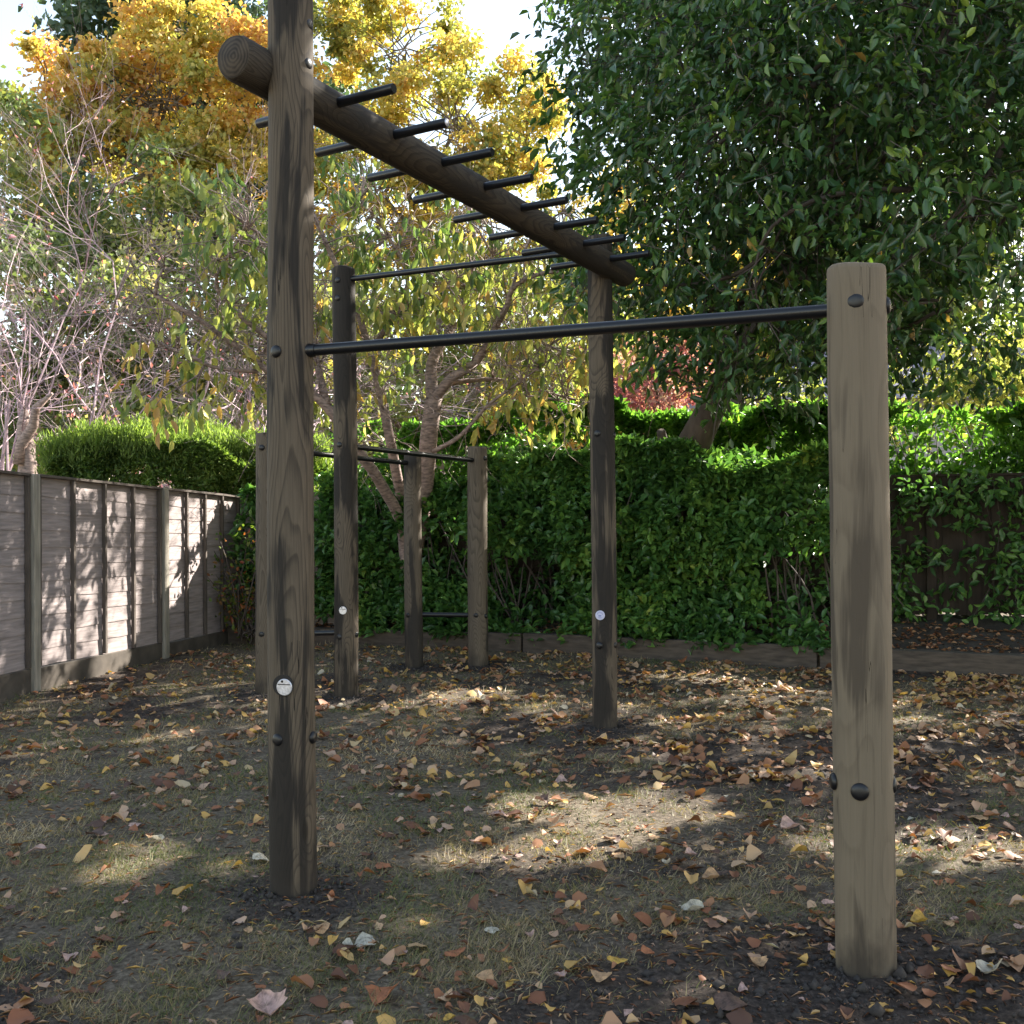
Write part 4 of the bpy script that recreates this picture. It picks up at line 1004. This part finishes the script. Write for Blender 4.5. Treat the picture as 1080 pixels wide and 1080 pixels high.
# soft upright shoots on top
n = 15000; t = rng.random(n); w = rnd(-.5, .5, n); x = A[0] + (B[0] - A[0]) * t; y = A[1] + (B[1] - A[1]) * t + w
z = cz(x) + rnd(-.3, .17, n) * (.2 + 1.2 * vnoise(x, y, 72, 5) ** 1.5) + (vnoise(x, y, 71, 2.5) - .5) * .3
k = 3; P = np.repeat(np.stack([x, y, z], 1), k, 0) + rng.normal(0, .02, (n * k, 3)); P[:, 2] += np.tile([0, .05, .1], n)
leaves('shoots', P, rng.normal(0, .35, (n * k, 3)) + np.array([.05, 0, 1]), sphere_dirs(n * k), rnd(.05, .11, n * k), rnd(.010, .018, n * k), M_conif, np.clip(rng.random(n * k) * .5 + .5, 0, 1), chg, lod=True)

# small red-leaved shrub in the fence corner
rs = at(258, 660, 12.1); rs[2] = G(rs[0], rs[1]) + .1
root = empty('corner_shrub', tuple(rs), 'small shrub with reddish and lime leaves in the fence corner', 'shrub')
mb = MB(); cs = []
for j in range(26):
    e = rs + np.array([rnd(-.45, .5), rnd(-.35, .25), rnd(.3, 1.25)]); pts = limb(mb, rs + rng.normal(0, .05, 3), e, .009, .003, 6, .08, 4)
    cs += pts[2:]
mb.build('stems', M_twig_dark, root)
P, D, A, B, idx = sprays(np.array(cs), 5, .14, .05, .3, 0); n = len(P)
M_corner = leafmat('corner_leaf', [(0, (.05, .10, .02)), (.5, (.14, .20, .03)), (.75, (.25, .12, .04)), (1, (.32, .05, .03))], .4, .5, 1.4)
leaves('foliage', P, D, sphere_dirs(n), rnd(.04, .075, n), rnd(.025, .04, n), M_corner, rng.random(n), root)

# ------------------------------------------------------------------ house far behind
M_render = simplemat('cream_render', (.38, .36, .36), .85, noise=.08, nscale=3)
M_roof = simplemat('slate_roof', (.30, .28, .36), .7, noise=.2, nscale=8)
M_glass = simplemat('window_glass', (.05, .06, .08), .1)
M_white = simplemat('white_frame', (.5, .5, .5), .5)
hb0 = at(985, 500, 30); hx, hy = hb0[0], 30.0
house = empty('house', (hx, hy, G(hx, hy)), 'cream rendered house with grey roof glimpsed under the evergreen', 'house')
mb = MB(); mb.box((hx, hy + 3.5, 2.3), (5.5, 0, 0), (0, 3.5, 0), (0, 0, 2.4)); mb.build('wall', M_render, house)
mb = MB(); z = 4.7; mb.add([(hx - 5.9, hy - .4, z), (hx + 5.9, hy - .4, z), (hx + 5.9, hy + 7.4, z), (hx - 5.9, hy + 7.4, z), (hx - 5.9, hy + 3.5, z + 2.4), (hx + 5.9, hy + 3.5, z + 2.4)],
        [(0, 1, 5, 4), (2, 3, 4, 5), (0, 4, 3), (1, 2, 5), (0, 3, 2, 1)]); rf = mb.build('roof', M_roof, house)
mb = MB(); mb.box((hx - 3.2, hy + 3.5, z + 2.6), (.4, 0, 0), (0, .35, 0), (0, 0, .8)); c = mb.build('chimney', simplemat('brick', (.3, .14, .1), .9, noise=.2), None); c.parent = rf
for wx in (-3.6, -1.2, 1.4, 3.8):
    for wz in (1.4, 3.6):
        mb = MB(); mb.box((hx + wx, hy - .02, wz), (.62, 0, 0), (0, .05, 0), (0, 0, .55)); w = mb.build('window', M_white, house)
        mb = MB()
        for s in (-.29, .29): mb.box((hx + wx + s, hy - .075, wz), (.25, 0, 0), (0, .008, 0), (0, 0, .47))
        g_ = mb.build('pane', M_glass, None); g_.parent = w

# ------------------------------------------------------------------ fallen leaves
def leafmesh(seed, kind, nu=9, nv=7, stalk=True):
    """broad fallen leaf as a curled grid"""
    r_ = np.random.default_rng(seed); vs = []; fs = []
    curl = r_.uniform(-1.6, 2.2); twist = r_.uniform(-1.0, 1.0); bend = r_.uniform(-.8, 1.1)
    for i in range(nu):
        u = i / (nu - 1)
        if kind == 0: w = .36 * math.sin(math.pi * min(1, u ** .75 * 1.0)) + .004
        elif kind == 1: w = .46 * math.sqrt(max(0, math.sin(math.pi * u ** .8))) * (1 - .25 * u) + .004
        else: w = (.40 * math.sin(math.pi * u ** .7)) * (1 + .35 * abs(math.sin(u * 9))) + .004
        for j in range(nv):
            v = (j / (nv - 1) - .5) * 2; x = v * w
            e = .03 * math.sin(u * 15 + v * 5 + seed) + .02 * math.sin(v * 9 - u * 6 + seed * 2)
            z = curl * x * x * 1.1 + bend * (u - .5) ** 2 * .7 + twist * x * (u - .5) * 1.2 + e - .03 * (1 - abs(v)) * (1 if kind != 1 else .4)
            vs.append((x + .02 * math.sin(u * 21 + seed) * v, u - .5, z))
    for i in range(nu - 1):
        for j in range(nv - 1): a = i * nv + j; fs.append((a, a + 1, a + nv + 1, a + nv))
    # stalk
    if not stalk:
        v = np.array(vs); v[:, 2] -= v[:, 2].min(); return v, fs, False
    b = len(vs); k = r_.uniform(-.1, .1)
    for q in range(4):
        t = q / 3; vs += [(-.008 + k * t, -.5 - .28 * t, .02 * t), (.008 + k * t, -.5 - .28 * t, .02 * t)]
    for q in range(3): fs.append((b + 2 * q, b + 2 * q + 1, b + 2 * q + 3, b + 2 * q + 2))
    v = np.array(vs); v[:, 2] -= v[:, 2].min() + .0; return v, fs, abs(curl) + abs(bend) > 1.25
def litter_mat(name, c):
    m, nt, nd, lk = newmat(name); out = nd.new('ShaderNodeOutputMaterial'); p = nd.new('ShaderNodeBsdfPrincipled')
    p.inputs['Roughness'].default_value = .62
    tc = nd.new('ShaderNodeTexCoord'); nz = nd.new('ShaderNodeTexNoise'); nz.inputs['Scale'].default_value = 5; nz.inputs['Detail'].default_value = 6; lk.new(tc.outputs['Object'], nz.inputs['Vector'])
    c = np.array(c); cr = ramp(nd, [(.33, tuple(c * .5)), (.5, tuple(c * .95)), (.7, tuple(np.minimum(c * 1.25, 1)))]); lk.new(nz.outputs[0], cr.inputs[0])
    sx = nd.new('ShaderNodeSeparateXYZ'); lk.new(tc.outputs['Object'], sx.inputs[0])
    ab = nd.new('ShaderNodeMath'); ab.operation = 'ABSOLUTE'; lk.new(sx.outputs[0], ab.inputs[0])
    v1 = nd.new('ShaderNodeMath'); v1.operation = 'LESS_THAN'; v1.inputs[1].default_value = .014; lk.new(ab.outputs[0], v1.inputs[0])
    wv = nd.new('ShaderNodeMath'); wv.operation = 'SUBTRACT'; lk.new(sx.outputs[1], wv.inputs[0]); lk.new(ab.outputs[0], wv.inputs[1])
    w2 = nd.new('ShaderNodeMath'); w2.operation = 'MULTIPLY'; w2.inputs[1].default_value = 52; lk.new(wv.outputs[0], w2.inputs[0])
    w3 = nd.new('ShaderNodeMath'); w3.operation = 'SINE'; lk.new(w2.outputs[0], w3.inputs[0])
    w4 = nd.new('ShaderNodeMath'); w4.operation = 'GREATER_THAN'; w4.inputs[1].default_value = .93; lk.new(w3.outputs[0], w4.inputs[0])
    mxv = nd.new('ShaderNodeMath'); mxv.operation = 'MAXIMUM'; lk.new(v1.outputs[0], mxv.inputs[0]); lk.new(w4.outputs[0], mxv.inputs[1])
    mf = nd.new('ShaderNodeMath'); mf.operation = 'MULTIPLY'; mf.inputs[1].default_value = .35; lk.new(mxv.outputs[0], mf.inputs[0])
    mm = nd.new('ShaderNodeMix'); mm.data_type = 'RGBA'; lk.new(mf.outputs[0], mm.inputs[0]); lk.new(cr.outputs[0], mm.inputs[6]); mm.inputs[7].default_value = (*tuple(np.minimum(c * 1.5 + .03, .9)), 1)
    lk.new(mm.outputs[2], p.inputs['Base Color'])
    tl = nd.new('ShaderNodeBsdfTranslucent'); lk.new(mm.outputs[2], tl.inputs['Color'])
    ms = nd.new('ShaderNodeMixShader'); ms.inputs[0].default_value = .2; lk.new(p.outputs[0], ms.inputs[1]); lk.new(tl.outputs[0], ms.inputs[2]); lk.new(ms.outputs[0], out.inputs['Surface'])
    return m
LC = [('russet', (.34, .125, .05), .22), ('tan', (.46, .28, .145), .2), ('pinkish buff', (.50, .32, .26), .2), ('golden yellow', (.52, .32, .06), .10), ('dark brown', (.12, .07, .05), .18), ('pale cream', (.46, .42, .33), .10)]
LM = [litter_mat(n.replace(' ', '_') + '_fallen_leaf', c) for n, c, w in LC]
variants = []
for kind in range(3):
    for s in range(4):
        v, f, curled = leafmesh(kind * 10 + s, kind)
        for ci in range(6):
            me = bpy.data.meshes.new('fallen_leaf'); me.from_pydata(v.tolist(), [], f); me.update(); me.materials.append(LM[ci])
            me.polygons.foreach_set('use_smooth', [True] * len(me.polygons)); variants.append((me, kind, curled, ci))
size_words = lambda s: 'big' if s > .105 else ('small' if s < .06 else 'mid-sized')
def where(x, y):
    best = min(foot, key=lambda k: np.hypot(x - foot[k][0], y - foot[k][1])); d = np.hypot(x - foot[best][0], y - foot[best][1])
    nm = {'T1': 'the near dark post', 'R': 'the pale near post', 'T2': 'the tall far post', 'P3': 'the tall rear post', 'P4': 'the short post by the fence', 'P5': 'the rear short post', 'P6': 'the rear short post'}[best]
    ax, ay = foot[best][0], foot[best][1]
    side_ = 'right of' if x - ax > abs(y - ay) * .7 else ('left of' if ax - x > abs(y - ay) * .7 else ('in front of' if y < ay else 'behind'))
    if d < .35: return 'at the foot of ' + nm
    if d < 1.0: return 'just ' + side_ + ' ' + nm
    return 'well ' + side_ + ' ' + nm
placed = []
special = [(1043, 1030, .10, 1, 5, 'broad pale green-white heart-shaped leaf on dark soil beside the pale near post', 2.3), (731, 965, .085, 1, 5, 'clean cream leaf standing out on the turf before the logo-free middle lawn', 1.2),
           (281, 1068, .12, 2, 2, 'large crumpled pinkish leaf nearest the camera, in front of the near dark post', .4), (385, 995, .08, 1, 5, 'silvery leaf just in front of the near dark post', 0.2), (274, 912, .085, 1, 5, 'folded white leaf touching the earth ring of the near dark post', 0.9),
           (770, 1072, .10, 1, 4, 'slate-dark folded leaf at the bottom edge before the pale post', 1.0), (650, 1025, .07, 1, 3, 'amber leaf on the soil edge in the near middle', 2.0), (635, 1040, .08, 0, 1, 'toasted tan leaf lying nearest the amber leaf on the soil edge', .9)]
special[1] = (731, 965, .085, 1, 5, 'clean cream leaf standing out alone on the turf midway between the two near posts', 1.2)
for (px, py, s, kind, ci, lab, rz) in special:
    q = ground(px, py); c = [v for v in variants if v[1] == kind and v[3] == ci]; v = c[int(px) % len(c)]
    placed.append((q[0], q[1], s, v, lab, rz))
def density_ok(x, y):
    d = .35 + .5 * sstep(-1.0, 2.0, x) + .35 * vnoise(x, y, 81, 1.6) - .25
    return rng.random() < d + .15
while len(placed) < 296:
    y = 2.85 + (rng.random() ** .75) * 2.9; x = rnd(-1, 1) * (.47 * y + .05)
    if not density_ok(x, y): continue
    if min(np.hypot(x - foot[k][0], y - foot[k][1]) for k in foot) < .14: continue
    s = float(np.clip(rng.gamma(4, .0105), .020, .10)); kind = int(rng.choice([0, 0, 1, 2])); ci = int(rng.choice(6, p=[.27, .25, .22, .06, .17, .03]))
    c = [v for v in variants if v[1] == kind and v[3] == ci]; placed.append((x, y, s, c[rng.integers(len(c))], None, rnd(0, 6.28)))
seen = {}
for (x, y, s, v, lab, rz) in placed:
    me, kind, curled, ci = v
    o = bpy.data.objects.new('fallen_leaf', me); COL.objects.link(o)
    o.scale = (s * rnd(.8, 1.1), s, s * rnd(.7, 1.1)); o.location = (x, y, float(GZ(x, y)) + .002 + .012 * rng.random())
    o.rotation_euler = (rnd(-.2, .2), rnd(-.22, .22), rz)
    if lab is None:
        lab = f"{size_words(s)} {'curled' if curled else 'flat'} {['narrow', 'rounded', 'lobed'][kind]} {LC[ci][0]} leaf {where(x, y)}"
    tag(o, lab, 'leaf', 'fallen autumn leaves on the lawn')
# the thousands of small ones further off, as one
n = 21000
lx, ly = grass_pts(n, 3.0, 11.6, .35)
lx = lx + (vnoise(lx, ly, 85, 2.5) - .5) * .5; ly = ly + (vnoise(lx, ly, 86, 2.5) - .5) * .5
dd = .16 + .42 * sstep(-2.5, 2.5, lx) + .5 * vnoise(lx, ly, 82, 1.3) * vnoise(lx, ly, 83, 4) + .25 * sstep(6, 10, ly)
kp = (rng.random(n) < dd) & (ly < sleeper_y(lx) - .03) & (lx > -4.1 + (ly - 8.65) * .18) & ((ly > 5.6) | (rng.random(n) < .3))
for k_, p_ in foot.items(): kp &= np.hypot(lx - p_[0], ly - p_[1]) > .12 + .18 * rng.random(n)
lx, ly = lx[kp], ly[kp]; n = len(lx)
P = np.stack([lx, ly, GZ(lx, ly) + rnd(.003, .02, n)], 1); an = rnd(0, 6.28, n)
D = np.stack([np.cos(an), np.sin(an), rnd(-.25, .35, n)], 1); N = np.array([0, 0, 1.]) + rng.normal(0, .35, (n, 3))
far = sstep(5, 9, ly)
r = np.clip(rng.random(n) ** (1.35 - .55 * far), 0, 1)
M_lit = leafmat('leaf_litter', [(0, (.08, .04, .025)), (.22, (.26, .095, .04)), (.45, (.38, .20, .10)), (.64, (.50, .33, .23)), (.8, (.55, .34, .11)), (.92, (.56, .33, .08)), (1, (.48, .42, .32))], .2, .6, .9)
def curled(name, P, an, tilt, sz, r, mat):
    Vs, Fs, R_, nb = [], [], [], 0
    vr = [leafmesh(k_ * 31 + 5, k_ % 3, 6, 5, stalk=False)[:2] for k_ in range(14)]; pick = rng.integers(0, 14, len(P))
    for k_ in range(14):
        v, f = vr[k_]; f = np.array(f); m_ = pick == k_; c_ = int(m_.sum())
        x, y, z = v[:, 0], v[:, 1], v[:, 2]; s_ = sz[m_][:, None]; a = an[m_][:, None]; t1_ = tilt[m_, 0][:, None]; t2_ = tilt[m_, 1][:, None]
        X_ = (x * np.cos(a) - y * np.sin(a)) * s_; Y_ = (x * np.sin(a) + y * np.cos(a)) * s_; Z_ = z * s_ + X_ * t1_ + Y_ * t2_
        Vs.append((np.stack([X_, Y_, Z_], -1) + P[m_][:, None]).reshape(-1, 3)); Fs.append((f[None] + (nb + np.arange(c_) * len(v))[:, None, None]).reshape(-1, 4)); R_.append(np.repeat(r[m_], len(v))); nb += c_ * len(v)
    return fastmesh(name, np.concatenate(Vs), np.concatenate(Fs), mat, attr={'rnd': np.concatenate(R_)}, smooth=True)
o = curled('leaf_litter', P, an, rng.normal(0, .28, (n, 2)), np.clip(rng.gamma(4, .0088, n) + .009, .013, .09), r, M_lit)
tag(o, 'thousands of small fallen leaves scattered over the lawn', 'leaf litter', kind='stuff')
n = 20000; lx, ly = grass_pts(n, 2.7, 10, 1.2); P = np.stack([lx, ly, GZ(lx, ly) + .006], 1); an = rnd(0, 6.28, n); kp = ly < sleeper_y(lx) - .03; P, an = P[kp], an[kp]; n = len(P)
D = np.stack([np.cos(an), np.sin(an), rng.normal(.05, .15, n)], 1)
o = leaves('twig_debris', P, D, np.array([0, 0, 1.]) + rng.normal(0, .3, (n, 3)), rng.gamma(2, .012, n) + .006, np.maximum(.0022, rng.gamma(2, .0016, n)), M_lit, np.clip(rng.random(n) ** 1.3, 0, 1), None, .3, .2, lod=True)
tag(o, 'tiny bits of straw, twig and torn leaf strewn over the lawn', 'debris', kind='stuff')
# litter on the bed
n = 3500; lx = rnd(-3, 7.5, n); ly = sleeper_y(lx) + rnd(.12, 1.2, n); P = np.stack([lx, ly, bed_z(lx, ly) + .012], 1); an = rnd(0, 6.28, n)
D = np.stack([np.cos(an), np.sin(an), rnd(-.2, .3, n)], 1); N = np.array([0, 0, 1.]) + rng.normal(0, .3, (n, 3))
tag(leaves('bed_litter', P, D, N, rnd(.03, .07, n), rnd(.02, .045, n), M_lit, rng.random(n) * .6, None), 'brown leaf litter lying on the bed soil', 'leaf litter', kind='stuff')

# ------------------------------------------------------------------ light
w = bpy.data.worlds.new('World'); scene.world = w; w.use_nodes = True; nt = w.node_tree; nt.nodes.clear()
o_ = nt.nodes.new('ShaderNodeOutputWorld'); bg = nt.nodes.new('ShaderNodeBackground'); sky = nt.nodes.new('ShaderNodeTexSky')
sky.sky_type = 'NISHITA'; sky.sun_disc = False; sky.sun_elevation = EL; sky.sun_rotation = AZ; sky.air_density = 1.0; sky.dust_density = .5; sky.ozone_density = 1
bg.inputs[1].default_value = .11
tn = nt.nodes.new('ShaderNodeMix'); tn.data_type = 'RGBA'; tn.blend_type = 'MULTIPLY'; tn.inputs[0].default_value = 1; tn.inputs[7].default_value = (1.25, 1.03, .82, 1)
nt.links.new(sky.outputs[0], tn.inputs[6]); nt.links.new(tn.outputs[2], bg.inputs[0]); nt.links.new(bg.outputs[0], o_.inputs[0])
sd = bpy.data.lights.new('sun', 'SUN'); sd.energy = 5.0; sd.angle = math.radians(.5); sd.color = (1, .93, .82)
so = bpy.data.objects.new('sun', sd); COL.objects.link(so); so.rotation_euler = Vector(S).to_track_quat('Z', 'Y').to_euler(); so.location = (10, 10, 20)
vs_ = scene.view_settings; scene.display_settings.display_device = 'sRGB'; vs_.view_transform = 'Standard'; vs_.look = 'None'; vs_.exposure = 2.15; vs_.gamma = 1; vs_.use_curve_mapping = False
cy = scene.cycles; cy.max_bounces = 7; cy.diffuse_bounces = 4; cy.glossy_bounces = 2; cy.transmission_bounces = 4; cy.transparent_max_bounces = 4
cy.sample_clamp_indirect = 6; cy.use_denoising = True
try: cy.denoiser = 'OPENIMAGEDENOISE'
except Exception: pass
